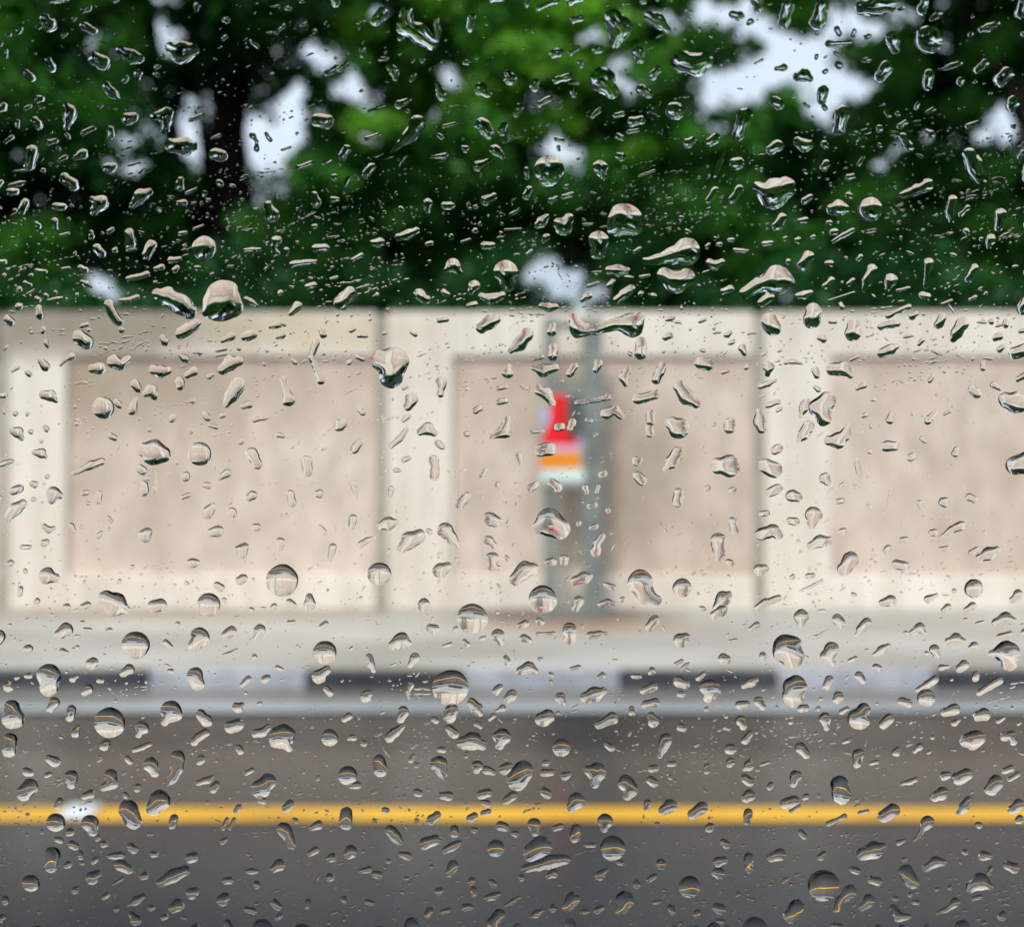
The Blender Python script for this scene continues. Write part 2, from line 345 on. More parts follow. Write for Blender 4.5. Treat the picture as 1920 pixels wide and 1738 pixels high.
def leaves(name, centres, rad, n_each, size, m, parent, flat=.8):
    n = len(centres)
    if n == 0: return None
    c = np.repeat(centres, n_each, 0); r = np.repeat(rad, n_each)
    d = rs_.normal(size=(len(c), 3)); d /= np.linalg.norm(d, axis=1)[:, None]
    p = c + d * (r * rs_.random(len(c)) ** .45)[:, None] * np.array([1.15, 1.0, flat])
    g = gapness(p, .93); keep = rs_.random(len(p)) < np.clip((g - .55) / .75, .035, 1); p = p[keep]
    k = len(p)
    nrm = rs_.normal(size=(k, 3)); nrm[:, 2] = np.abs(nrm[:, 2]) + .5; nrm /= np.linalg.norm(nrm, axis=1)[:, None]
    a = np.cross(nrm, rs_.normal(size=(k, 3))); a /= np.linalg.norm(a, axis=1)[:, None]; b = np.cross(nrm, a)
    s = size * (.6 + .8 * rs_.random(k))[:, None]
    co = np.stack([p - a * s, p - b * s * .42 + nrm * s * .1, p + a * s, p + b * s * .42 + nrm * s * .1], 1).reshape(-1, 3)
    f = np.arange(k * 4).reshape(-1, 4)
    return link(name, np_mesh(name, co, f, 4), m, parent)
def P3(px, py, y): return (X(px, y), y, Z(py, y))
def clumps(n, px0, px1, py0, py1, y0, y1, r0, r1, thin=None):
    out = np.zeros((0, 3))
    while len(out) < n:
        q = rs_.random((n, 3)); y = y0 + (y1 - y0) * q[:, 2]
        px = px0 + (px1 - px0) * q[:, 0]; py = py0 + (py1 - py0) * q[:, 1]
        P = np.stack([(px - 960) / F * y, y, CAMZ - (py - 869) / F * y], 1)
        if thin is not None:
            keep = thin(px, py, P); P = P[keep]
        out = np.vstack([out, P[gapness(P, 1.12) > 1]])
    out = out[:n]; return out, r0 + (r1 - r0) * rs_.random(n)
def tree(name, label, base, specs, limbs, bark, group='trees behind the wall'):
    """specs: (n clumps, px0,px1,py0,py1,y0,y1,r0,r1, leaves each, leaf size, material key, thin)"""
    t = empty(name, base); tag(t, label, 'tree', group)
    rnd = random.Random(len(label))
    tr = MB()
    for i, (pts, rads) in enumerate(limbs):
        # a few points between, slightly crooked
        pp, rr = [], []
        for j in range(len(pts) - 1):
            for s in range(4):
                u = s / 4; q = Vector(pts[j]).lerp(Vector(pts[j + 1]), u)
                if j + s > 0: q += Vector((rnd.uniform(-1, 1), rnd.uniform(-1, 1), 0)) * rads[j] * .22
                pp.append(q); rr.append(rads[j] * (1 - u) + rads[j + 1] * u)
        pp.append(Vector(pts[-1])); rr.append(rads[-1])
        tr.tube(pp, rr, 12, 0, .07, rnd)
    tr.build('trunk', bark, t)
    by = {}
    for s in specs:
        P, r = clumps(*s[:9], thin=s[12] if len(s) > 12 else None)
        leaves('crown', P, r, s[9], s[10], M[s[11]], t)
    return t
#
LD, LM, LL = 'leaf_dark', 'leaf_mid', 'leaf_lime'
G = PAVE_Z
# tall dark tree with the black trunk
tree('tree', 'tall dark tree with a thick black trunk splitting the bright sky gap', (X(478, 10), 10, G), [
    (95, 350, 800, -120, 190, 9.2, 11.5, .30, .6, 150, .085, LD), (50, 480, 800, 330, 600, 10.2, 11.5, .3, .5, 150, .085, LD),
    (120, 250, 620, -1000, -60, 7.6, 12, .5, .8, 130, .12, LD), (44, 560, 760, 40, 450, 8.9, 9.6, .2, .4, 120, .075, LM), (20, 480, 640, 360, 560, 9.0, 9.5, .18, .34, 110, .075, LM), (16, 380, 620, -20, 60, 8.8, 9.1, .18, .34, 110, .075, LM)],
    [([(X(476, 10), 10, G), P3(470, 585, 10), P3(440, 430, 10), P3(428, 250, 10), P3(436, 120, 10), P3(470, -200, 10.2), P3(500, -600, 10.2)], [.40, .30, .24, .20, .19, .16, .05]),
     ([P3(436, 130, 10), P3(400, 10, 9.8), P3(330, -200, 9.6)], [.13, .09, .04]), ([P3(432, 200, 10), P3(520, 40, 10.2), P3(600, -100, 10.4)], [.12, .07, .03]),
     ([P3(455, 520, 9.9), P3(500, 585, 9.85)], [.12, .14])], M['bark'])
tree('tree', 'slimmer brown stemmed tree left of the black trunk', (X(330, 10.8), 10.8, G), [
    (95, 120, 420, -150, 160, 9.8, 12, .25, .5, 150, .085, LD), (60, 200, 420, 330, 600, 10.9, 12.2, .3, .5, 150, .085, LD),
    (22, 262, 330, 270, 560, 9.6, 10.4, .12, .22, 90, .06, LM), (22, 150, 330, 10, 140, 9.2, 9.6, .16, .3, 90, .07, LM), (90, 60, 420, -900, -80, 9, 12.5, .5, .8, 130, .12, LD)],
    [([(X(330, 10.8), 10.8, G), P3(338, 585, 10.8), P3(325, 400, 10.8), P3(318, 250, 10.8), P3(290, 120, 10.8), P3(240, -200, 10.8)], [.22, .16, .13, .12, .10, .05]),
     ([P3(318, 240, 10.8), P3(360, 120, 10.9), P3(400, -20, 11)], [.10, .06, .03]), ([P3(380, 585, 11), P3(388, 300, 11.1), P3(372, 120, 11.2)], [.10, .07, .05])], M['bark_warm'])
tree('tree', 'broad dark tree filling the upper left corner of the view', (X(-60, 10), 10, G), [
    (180, -260, 260, -120, 330, 8.8, 11.5, .3, .6, 150, .085, LD), (90, -260, 260, 300, 600, 9.6, 11.5, .3, .5, 150, .085, LD),
    (44, -50, 300, -20, 230, 8.5, 9.2, .2, .4, 110, .08, LM), (120, -500, 200, -900, -80, 8, 12, .5, .8, 120, .12, LD), (10, 30, 130, 430, 560, 9, 9.4, .2, .35, 100, .07, LM)],
    [([(X(-60, 10), 10, G), P3(-50, 585, 10), P3(-20, 300, 10), P3(40, 0, 10.2), P3(60, -500, 10.3)], [.30, .24, .2, .14, .05]),
     ([P3(-20, 310, 10), P3(90, 160, 9.8), P3(170, 20, 9.8)], [.12, .08, .03])], M['bark'])
# tree of lit foliage, its brightness put into lighter lime leaves
def lime_thin(px, py, P): return (py < 300 - .0011 * (px - 930) ** 2 + 40 + rs_.normal(size=len(px)) * 70) & (py > -400) & (rs_.random(len(px)) < .35 + .65 * (np.sin(px / 83. + py / 51.) > -.3))
tree('tree', 'bright lime green leafy tree at the top centre above the sign', (X(930, 9.4), 9.4, G), [
    (150, 600, 1300, -160, 330, 8.2, 9.6, .12, .32, 110, .085, LL, lime_thin), (80, 560, 1340, -140, 420, 8.1, 9.4, .12, .30, 100, .08, LM), (75, 700, 1230, 120, 420, 9.0, 10.2, .25, .45, 130, .085, LM),
    (80, 640, 1260, -60, 340, 10.2, 11.4, .3, .5, 130, .09, LD), (24, 640, 1260, -600, -200, 9.6, 11, .4, .6, 110, .11, LL)],
    [([(X(960, 9.9), 9.9, G), P3(965, 585, 9.9), P3(940, 400, 9.9), P3(930, 250, 9.9), P3(900, 60, 9.8), P3(880, -300, 9.8)], [.18, .13, .11, .09, .07, .03]),
     ([P3(930, 250, 9.9), P3(1010, 130, 9.6), P3(1100, -40, 9.5)], [.08, .05, .02])], M['bark'])
tree('tree', 'dark low tree between the black trunk and the sign', (X(800, 11), 11, G), [
    (150, 620, 960, 330, 600, 10.0, 12.2, .25, .5, 150, .085, LD), (26, 640, 940, 380, 580, 9.6, 10.0, .2, .35, 100, .075, LM),
    (40, 950, 1110, 320, 470, 10.4, 12, .2, .4, 130, .08, LD)],
    [([(X(800, 11), 11, G), P3(790, 585, 11), P3(760, 420, 11), P3(700, 330, 11)], [.16, .12, .09, .04]), ([P3(782, 500, 11), P3(850, 380, 11)], [.09, .03])], M['bark'])
def dome(px, py, P): return ((px - 1380) / 290) ** 2 + ((py - 560) / 365) ** 2 < 1
tree('tree', 'dense round topped dark tree right of the sign', (X(1380, 10.5), 10.5, G), [
    (260, 1090, 1670, 200, 600, 9.6, 12, .22, .42, 150, .08, LD, dome), (46, 1120, 1400, 215, 420, 9.2, 9.6, .18, .36, 110, .075, LM, dome),
    (26, 1520, 1680, 250, 560, 9.3, 9.8, .15, .32, 110, .07, LM), (14, 1130, 1260, 380, 500, 9.2, 9.6, .15, .3, 110, .07, LM), (16, 1390, 1520, 440, 560, 9.2, 9.6, .15, .3, 110, .07, LM)],
    [([(X(1380, 10.5), 10.5, G), P3(1380, 585, 10.5), P3(1370, 420, 10.5), P3(1340, 300, 10.5)], [.2, .16, .12, .05]), ([P3(1376, 480, 10.5), P3(1480, 330, 10.6)], [.1, .04])], M['bark'])
tree('tree', 'tree with a thin dark trunk near the right edge, sky showing through', (X(1790, 10.6), 10.6, G), [
    (80, 1230, 1930, -120, 110, 9.6, 12, .22, .42, 130, .08, LM), (100, 1600, 1990, 90, 360, 9.8, 12, .22, .45, 140, .08, LD),
    (110, 1600, 2000, 330, 600, 10, 12, .25, .5, 150, .085, LD), (26, 1240, 1930, -60, 240, 8.9, 9.5, .15, .3, 100, .08, LM), (40, 1600, 1930, 200, 580, 9.4, 9.8, .18, .36, 110, .075, LM), (110, 1350, 2050, -900, -80, 8, 12.5, .5, .8, 120, .12, LD)],
    [([(X(1790, 10.6), 10.6, G), P3(1785, 585, 10.6), P3(1775, 400, 10.6), P3(1765, 250, 10.6), P3(1740, 80, 10.6), P3(1690, -250, 10.6)], [.16, .14, .11, .09, .07, .03]),
     ([P3(1766, 260, 10.6), P3(1690, 180, 10.7), P3(1600, 120, 10.8)], [.07, .04, .015])], M['bark'])
tree('tree', 'leaning brown trunked tree entering at the right edge', (X(2120, 9.6), 9.6, G), [
    (90, 1830, 2300, -160, 160, 9, 11.5, .25, .5, 140, .085, LD), (70, 1960, 2400, 100, 600, 9, 11.5, .3, .5, 140, .09, LD), (90, 1750, 2500, -900, -100, 7.8, 12, .5, .8, 120, .12, LD)],
    [([(X(2120, 9.6), 9.6, G), P3(2060, 500, 9.6), P3(1960, 260, 9.6), P3(1865, 120, 9.6), P3(1810, 20, 9.6), P3(1750, -200, 9.6)], [.26, .22, .17, .12, .10, .04])], M['bark_warm'])
# low dark shrubs right behind the wall
hd = empty('hedge', (0, 8.2, G)); tag(hd, 'low dark hedge of shrubs peeping over the top of the wall', 'hedge')
P, r = clumps(420, -400, 2350, 470, 760, 7.7, 8.9, .2, .36, thin=lambda px, py, P: py > 515 + 40 * np.sin(px / 97.) + 25 * np.sin(px / 41.))
leaves('foliage', P, r, 110, .07, M[LD], hd)

# ------------------------------------------------------------------ the car we look out of
car = empty('car', (0, PANE_Y, .2)); tag(car, 'dark car whose rain covered side window fills the view', 'car')
WX, WZ0, WZ1 = .50, .93, 1.48
def lean(mb):
    ct, st_ = math.cos(TILT), math.sin(TILT)
    mb.v = [(x, DROP_Y + (y - DROP_Y) * ct - (z - CAMZ) * st_, CAMZ + (y - DROP_Y) * st_ + (z - CAMZ) * ct) for x, y, z in mb.v]
    return mb
g = MB(); g.box(-WX, WX, PANE_Y, PANE_Y + PANE_T, WZ0, WZ1); lean(g).build('window_glass', M['glass'], car)
d = MB(); d.box(-.62, .62, PANE_Y - .01, PANE_Y + .10, .28, WZ0 - .022, 0, .02); d.build('door_panel', M['car_paint'], car)
s = MB()
for a in ((-WX - .03, WX + .03, WZ0 - .014, WZ0 + .006), (-WX - .03, WX + .03, WZ1 - .006, WZ1 + .014)): s.box(a[0], a[1], PANE_Y - .008, PANE_Y - .0005, a[2], a[3], 0, .002)
for x in (-1, 1): s.box(min(x * (WX - .006), x * (WX + .03)), max(x * (WX - .006), x * (WX + .03)), PANE_Y - .009, PANE_Y - .0005, WZ0, WZ1, 0, .002)
lean(s).build('window_seal', M['rubber'], car)
for x0, x1 in ((-.62, -WX - .001), (WX + .001, .62)):
    d = MB(); d.box(x0, x1, PANE_Y - .03, PANE_Y + .02, WZ0 - .011, WZ1 + .02, 0, .01); lean(d).build('window_pillar', M['car_paint'], car)
d = MB(); d.box(-1.9, 1.9, PANE_Y - 1.65, PANE_Y - .02, WZ1 + .022, WZ1 + .06, 0, .015); d.build('roof', M['car_paint'], car)
d = MB(); d.box(-1.9, 1.9, PANE_Y - 1.65, PANE_Y - .04, .25, .30, 0, .01); d.build('floor_pan', M['lining'], car)
d = MB(); d.box(-1.9, 1.9, PANE_Y - 1.70, PANE_Y - 1.648, .25, WZ1 + .04, 0, .01); d.build('far_side_lining', M['lining'], car)
for x0, x1 in ((-1.95, -1.895), (1.895, 1.95)):
    d = MB(); d.box(x0, x1, PANE_Y - 1.66, PANE_Y + .02, .25, WZ1 + .04, 0, .01); d.build('bulkhead', M['lining'], car)
for x0, x1 in ((-1.9, -.622), (.622, 1.9)):
    d = MB(); d.box(x0, x1, PANE_Y - .035, PANE_Y + .035, .28, WZ1 + .018, 0, .02); lean(d).build('body_side', M['car_paint'], car)

# ------------------------------------------------------------------ raindrops on the outer face of the glass
# each drop is a chain of round nodes "x y radius" measured on the photograph; tiles only set where a block starts and its scale
DROPS = """T1
362 10 42/678 12 32/515 78 22/290 130 26 318 165 38/148 195 24/85 220 12/395 220 16/42 275 14/450 130 14/500 170 22 560 200 20/705 305 26 770 340 36 810 350 25/985 290 28 1045 315 62 1100 300 38/560 350 35 610 375 40/300 360 22 325 400 25/180 430 20 215 460 20/1128 55 20 1125 85 12/1290 135 22/1280 232 18/1425 250 8 1470 285 12/1520 205 8 1570 200 12 1610 165 14/1640 70 16/1710 30 14/1720 155 14/1895 15 35/1850 430 14 1905 400 16/800 445 26/910 395 16/905 440 18/730 465 26/625 500 22 665 545 28 700 580 10/255 575 24/15 640 22 55 620 26/400 600 14 425 650 40 405 735 16/240 705 30/135 700 14 135 725 12/65 815 10 105 785 12/305 815 16 345 805 14/490 765 14 555 735 14/410 775 16/175 630 10 205 615 12/590 615 12/760 680 36/890 670 22 960 660 36 950 740 26/1090 690 10 1160 665 14/650 760 34/990 830 38 1060 835 50 1105 835 28/1225 880 32 1265 890 30/1800 690 36 1850 700 36/1435 775 18 1460 810 10 1460 850 16/1512 765 10 1535 800 12/1600 855 8 1645 840 8/1210 790 8 1255 775 10/205 905 42/440 900 10 500 880 28/362 915 10 400 895 12/640 960 32 665 950 22/420 1030 38/275 970 14/115 975 6 185 968 6/5 1075 16 45 1035 14/90 1055 12 150 1042 14 182 1035 8/90 1090 20 130 1090 18/168 1172 32/345 1170 20 385 1172 20/435 1165 10/120 1190 12/545 1130 16 600 1150 38 560 1195 24/770 1165 18 820 1110 36 860 1090 22/1035 1040 28/1070 1095 10 1125 1070 8/1040 1150 20/1190 1135 12/1100 1150 6 1120 1148 6/1255 1040 22/1325 1055 14/1690 955 14 1760 930 14/1780 1105 18 1790 1150 26/1895 1130 20/1525 1160 20 1540 1215 42/1780 1280 18/1895 1010 18/245 1270 18/340 1250 20 345 1285 16/542 1310 10 545 1335 18/640 1310 14 660 1295 12/370 1330 8 415 1318 8/755 1350 44/850 1440 24 875 1385 30/575 1400 22 600 1430 24/675 1410 18/740 1415 8 785 1405 8/1172 1402 66/1035 1320 12 1065 1315 12/1110 1295 8 1160 1275 8/1395 1412 10 1435 1410 14 1475 1408 10/1570 1360 28 1550 1390 12 1565 1430 22/1625 1410 16 1625 1435 10/1790 1400 24 1840 1400 20/1660 1490 18 1715 1482 16 1785 1475 12/985 1470 20 1030 1460 14/900 1515 14 930 1505 16/1010 1515 18/745 1570 14 800 1560 16 850 1545 16/480 1508 14 510 1520 16/240 1525 12 290 1530 10/380 1515 8 420 1510 8/30 1475 12 65 1475 12/175 1590 10 205 1605 10/60 1550 14/490 1585 10 515 1600 18 540 1615 8/305 1690 8 350 1680 10 380 1675 6/705 1690 12 750 1690 14 795 1670 14/1745 1615 16 1775 1605 18/1590 1650 20/1400 1680 12 1430 1700 16 1460 1718 8/205 1550 10/1870 1570 8 1905 1560 8/905 1655 28 965 1672 46 1040 1708 56 1085 1748 40/1180 1755 26 1235 1730 76 1270 1690 98 1305 1720 66
T2
222 118 38/375 95 36 365 175 40 440 210 50 515 270 34/540 130 14 548 190 20 545 240 12/738 125 24 728 180 22/850 15 22 905 10 22/1105 70 14 1150 50 12 1205 30 16/1310 20 34/1520 130 50 1560 180 62 1530 260 30/1720 110 26 1770 140 40 1820 190 18/1320 130 28/1205 320 28/1285 320 12 1325 290 12/1435 300 28/1340 378 18/1665 330 36/130 300 20 128 330 16/335 235 14 355 235 10/225 352 10 265 350 12/410 360 14/460 355 16/280 395 20 305 420 26 312 455 16/415 440 16 400 465 12/0 410 14 40 380 12/705 370 18/935 430 20 950 460 34/1085 495 28/1205 470 18 1270 450 20/1465 470 72 1510 530 38/1770 410 20 1740 445 22/1865 640 50/790 515 36 825 540 22/545 490 12 570 550 30/910 735 28/795 720 42 825 760 30/1000 620 24 980 655 18/1110 600 16 1170 570 18/1300 540 18/1405 670 12 1445 635 14/1530 665 12 1575 655 14/1680 520 30 1715 545 24/1625 700 28 1680 690 22/1605 755 10 1660 745 10/1560 785 20/165 640 8 220 620 10 250 610 6/330 605 24 385 580 14/380 640 12/435 705 42 400 770 36 330 830 20 285 865 6/150 795 12 220 770 12/580 725 10 655 705 8/560 780 18/695 845 22/30 870 34/505 895 8 590 885 14/865 855 28 905 890 16/770 945 26 830 915 14/180 950 22 150 990 24/1165 973 84/1450 955 42 1465 1005 18/1205 795 14 1240 800 12/1218 845 12/1038 965 14 1042 1010 12/1560 890 30/1665 1000 6 1750 970 7/335 945 6 375 890 6/810 1135 26 855 1115 22/492 1150 26 492 1195 16/585 1165 20 620 1165 20/345 1185 18/1040 1110 20 1055 1075 18/1190 1130 20/1245 1115 12 1290 1100 14/1260 1060 18/1100 1270 18 1125 1255 28 1150 1225 16/1215 1260 26 1245 1280 44 1280 1235 26/1530 1290 38 1585 1250 88 1645 1285 38/1440 1355 52 1440 1420 42/330 1340 20 380 1325 26 425 1305 20/185 1370 16 225 1370 26/500 1375 20/680 1365 8 725 1352 8/805 1385 20 845 1385 20/750 1305 18/75 1465 12 120 1440 14/600 1520 18 630 1495 36 665 1535 18/925 1535 66 935 1600 36/1150 1340 20 1130 1365 10/1045 1435 10 1065 1415 10/1500 1522 22 1550 1522 30 1595 1522 18/1700 1470 20 1770 1460 28 1850 1440 44 1930 1420 70/1810 1550 38 1870 1585 58 1925 1560 44/1385 1610 10 1440 1590 8/1500 1610 16 1520 1585 14/1540 1690 18 1590 1650 26 1620 1625 22/1350 1690 12 1380 1665 22/750 1610 30 730 1645 16/790 1665 18 850 1685 30 905 1660 18/440 1655 30 480 1685 24/590 1650 20/735 1715 22/1125 1720 16 1165 1730 24 1200 1725 16/1640 1420 10 1670 1400 10/1675 1560 10 1720 1550 8/1355 1268 7 1405 1265 7/920 1297 6 1010 1293 6/10 1700 40 60 1640 28
T3
-10 370 60 60 385 58 110 360 42/400 20 36 410 70 26/265 105 22 300 115 26/360 150 20/570 60 36 550 140 36/760 60 34 735 150 40/980 70 38 1060 60 50 1130 55 40/1330 40 22 1310 80 28/1410 100 18 1370 130 14/1870 40 24 1855 100 28/1640 190 14 1680 180 22 1730 155 14/1880 215 20/1352 250 76/1150 245 42 1165 290 30/935 210 20/1015 230 26/850 200 22/800 268 20 860 266 16 915 262 12/730 340 14/845 325 14/780 340 8/855 385 22/990 360 12 1020 355 14/510 405 12 550 398 20/625 450 24 660 442 34 695 460 18/780 420 16/765 530 30 760 580 26/508 595 38/665 600 10 685 615 10/775 618 16/1120 400 38 1085 450 32/1355 440 28 1345 500 26/1410 412 8 1480 390 14 1530 375 12/1530 475 26/1665 375 22 1620 415 20/1790 430 34 1745 470 34/1815 605 40/390 375 6 430 355 8/1340 650 10 1380 630 12/1290 610 16/335 670 44 300 770 34/870 655 44 855 735 38/1125 655 18/1180 655 16/1190 725 14 1225 705 14/1080 740 20/1340 755 14 1365 770 22/1080 830 14/1210 785 22 1245 845 24/1570 725 14 1640 695 10/1820 725 18/1580 885 38 1605 950 46 1640 1005 38/135 815 22 170 790 26/20 820 26 45 800 18/515 830 32 480 855 26/630 812 26 665 830 34 695 822 22/780 830 24/290 930 38/780 942 24/225 870 8 190 940 12 170 1000 10/1900 955 24 1890 1010 22/1875 870 14 1855 895 12/995 890 8 965 940 12/410 1065 32 490 1095 78 560 1065 52/170 1075 18 130 1140 16/305 1070 22 260 1140 18/1028 1185 62/820 1185 28 855 1180 40 890 1180 26/1205 1110 20 1290 1075 28 1350 1050 32/910 1010 18 935 1000 14/915 1110 20/665 1140 18 700 1115 16/540 1235 28 515 1275 28/640 1250 16 670 1245 18/800 1260 18/830 1310 20/820 1365 8 880 1330 14 935 1300 12/1488 1135 26 1470 1200 28 1480 1240 20/1530 1215 12 1570 1175 14/1755 1215 30 1740 1280 26/1895 1275 24/1565 1310 22/1700 1350 26 1685 1385 18/440 1378 14 480 1370 12/560 1345 14/630 1355 20/710 1340 14/255 1355 14/190 1380 14/130 1385 14/280 1410 12 320 1415 12 350 1415 8/685 1445 30 655 1495 30/140 1480 20 170 1495 26 210 1475 16/800 1485 22/970 1455 16/575 1475 16/340 1650 32 420 1600 36 510 1580 76 570 1590 40/1040 1520 28 1015 1580 30 1000 1630 14/1145 1580 36 1130 1620 18/1355 1480 26 1345 1540 16 1340 1610 14/1335 1665 26/1610 1510 20 1575 1570 22/1905 1540 30/780 1610 16 815 1575 16/910 1600 12 935 1575 12/215 1640 16 255 1625 20/630 1665 16 665 1660 22 700 1645 14/800 1690 5 940 1645 6/430 1700 24 470 1670 26/870 1718 18/1585 1685 10 1612 1670 10/1180 1635 8 1245 1620 8/1430 1710 8 1480 1690 8/1870 1740 30 1910 1700 44
M1
145 45 22/250 55 18 258 95 22/75 115 20 100 135 22/475 215 36 515 245 36/490 155 12 520 145 12/530 175 14/275 178 16/290 245 14 300 265 10/1040 195 32 1080 170 30 1125 140 24/935 215 16 950 240 22/1270 235 12 1320 210 22/1400 215 26 1435 200 24/1540 155 16 1580 150 16/1600 205 20 1575 215 12/1815 175 14 1830 205 18/1790 245 20 1760 320 16 1790 400 14 1815 460 20/665 350 36 700 370 28 745 335 18/440 320 18 395 345 12 370 370 8/260 345 18 290 380 24/1030 310 12 1065 340 20/1115 300 12 1140 305 16/1360 280 14/1240 290 10 1285 280 10/1235 318 8 1285 310 8/548 390 26 590 390 30/890 397 26 930 405 32 965 402 22/1075 425 18 1110 405 24/1030 460 24 1035 490 20/1270 395 28 1310 360 38 1355 350 26/785 475 24 800 500 22/840 530 14 870 515 34 890 540 22/605 608 58/680 575 16 700 595 16/785 560 14 770 620 26/1355 480 40 1320 540 38 1290 590 20/1385 600 16 1415 590 20/1610 450 20 1620 510 20 1635 565 34/275 535 22 315 540 30 345 570 14/50 540 20/60 632 14/118 640 18/185 640 12/185 410 12 200 425 14/105 405 8 135 385 12/105 735 20 135 745 30 155 775 14/205 740 14/290 720 16/225 855 14 265 860 26 290 880 10/10 930 10 60 915 14 100 905 14/830 840 38 890 855 66 940 868 42/1140 862 62/660 770 22/990 665 18/1195 705 10 1235 715 12/1180 655 20/1270 650 16/1445 675 14 1480 668 12 1540 662 6/1370 795 16/1575 760 12 1605 765 12/1500 365 14/1665 350 14/1195 435 14 1215 425 10/1430 860 30 1460 920 28/1735 905 32 1740 965 26/430 975 10 490 950 14 545 925 22 600 905 20/820 950 26/850 1000 18/1065 990 24/1255 995 14 1295 970 22/1160 1035 12 1190 1040 18/835 1055 30/320 1120 20 335 1085 38 370 1095 20/105 1070 20 145 1055 22/220 1030 22/225 1115 14/85 1215 24 120 1170 32 160 1140 24/0 1115 14 35 1105 12/505 1080 18/585 1085 18 580 1125 16/280 1265 16 305 1285 18 335 1275 12/285 1355 24/155 1380 12 200 1380 12/295 990 16/635 1220 12 655 1240 10/1215 1155 22 1185 1190 30/1325 1190 24/1425 1100 28/1645 1085 22 1655 1135 22/1800 1085 26/1310 1130 20/843 1308 38/1225 1298 38/1590 1355 26 1590 1385 18/1355 1395 22 1390 1380 20 1380 1420 24/1110 1470 28/1455 1270 22/430 1265 18 445 1290 14/590 1310 16/770 1490 14/90 1470 18/175 1515 16/300 1540 44 340 1550 26/1375 1560 38/1600 1564 84/1250 1600 28/625 1665 44 675 1700 62 725 1725 30/1190 1700 60/908 1708 36/1750 1660 22 1752 1695 32/1650 1695 26/1550 1715 22/490 1715 16 520 1700 18/405 1720 24/240 1680 24/150 1610 14 145 1645 14/1430 1728 16/1880 1385 22 1865 1450 12/1810 1270 14 1835 1300 14/1045 1105 12 1085 1090 12/640 30 26 650 70 24 690 130 26/1650 85 14 1685 40 24
M2
1300 110 26 1325 175 40 1420 175 26 1530 140 32 1625 145 62 1665 105 32/790 165 28 835 135 38 870 115 26/1040 200 34 1000 255 36 950 295 16/1185 150 18 1180 185 26/555 122 14 595 118 14/110 205 14 145 208 14/170 118 12/75 175 14/250 195 12/410 195 16/1680 250 32 1670 310 32/1810 220 16 1840 205 16/240 345 58 310 350 66 285 430 62/100 325 12 130 340 12/1190 275 26 1185 320 24/1080 340 8 1125 325 12/940 380 18 935 410 32/1080 385 16 1130 400 34 1200 385 20/1310 375 18 1280 420 20/1440 360 20 1425 395 18/1600 400 18 1580 440 26 1590 475 16/1800 370 20 1775 415 24 1760 450 26/565 465 30 562 530 20/400 560 34 380 600 24/365 495 18/885 498 14 925 492 12/885 575 18 925 568 16/1110 510 28 1150 530 30 1180 580 18/1320 580 14 1400 570 12 1440 565 12 1490 550 18/1660 560 28 1705 550 24 1755 535 26/770 615 20/120 625 18/355 675 14 385 655 12/450 740 20 490 725 34 525 748 18/370 730 14 335 780 16 285 820 14/935 675 20 920 740 34 850 770 14/1480 640 28 1530 620 24 1565 655 20/1730 640 24 1730 680 24/1725 738 32/1845 690 34 1885 720 56/1225 715 30/1290 705 24/1065 740 12 1135 738 8/1120 845 34 1170 840 34/705 752 18/110 805 20 85 835 24/8 700 38/560 815 24/1000 890 30/1385 680 18/1425 760 12/1880 860 34 1845 910 34 1810 950 16/1660 900 32/1655 985 26 1680 1010 26/525 900 28 530 950 24 525 985 24/355 900 12 390 885 12/305 955 10 335 955 10/810 960 20 795 985 18/1195 1035 34/1075 1045 28/1365 1050 16 1375 1075 12/1440 1045 10 1430 1075 10/1465 975 22/880 1040 22/70 1025 14 85 1060 14 95 1100 10/288 1060 18 285 1090 14/705 1100 24 670 1145 24/1405 1150 20/1885 1105 32/1100 1275 34 1165 1250 70 1225 1275 58/835 1225 38 875 1245 30/75 1225 24 68 1265 18/225 1265 20 270 1250 34 310 1245 18/345 1390 28 390 1345 42 440 1325 38/590 1290 42 620 1330 28 660 1370 16/500 1295 20/830 1345 26 860 1375 18/115 1370 18 150 1345 16 195 1330 8/1460 1320 18 1430 1360 18 1425 1410 26/1330 1250 16/1400 1275 12 1425 1265 14/850 1445 34 845 1490 22 890 1500 14/980 1560 36 1030 1510 44 1080 1500 28/560 1510 40 600 1490 26/222 1532 60/1170 1465 24/1250 1455 26/1310 1570 26 1360 1555 34 1395 1545 16/1130 1672 74/1670 1575 66 1700 1640 50 1760 1670 28/1905 1610 50/930 1440 14/1480 1590 14 1520 1605 18/470 1700 34/1330 1680 28 1310 1720 20/1450 1700 16 1490 1690 20 1525 1695 12/1575 1670 16
M3
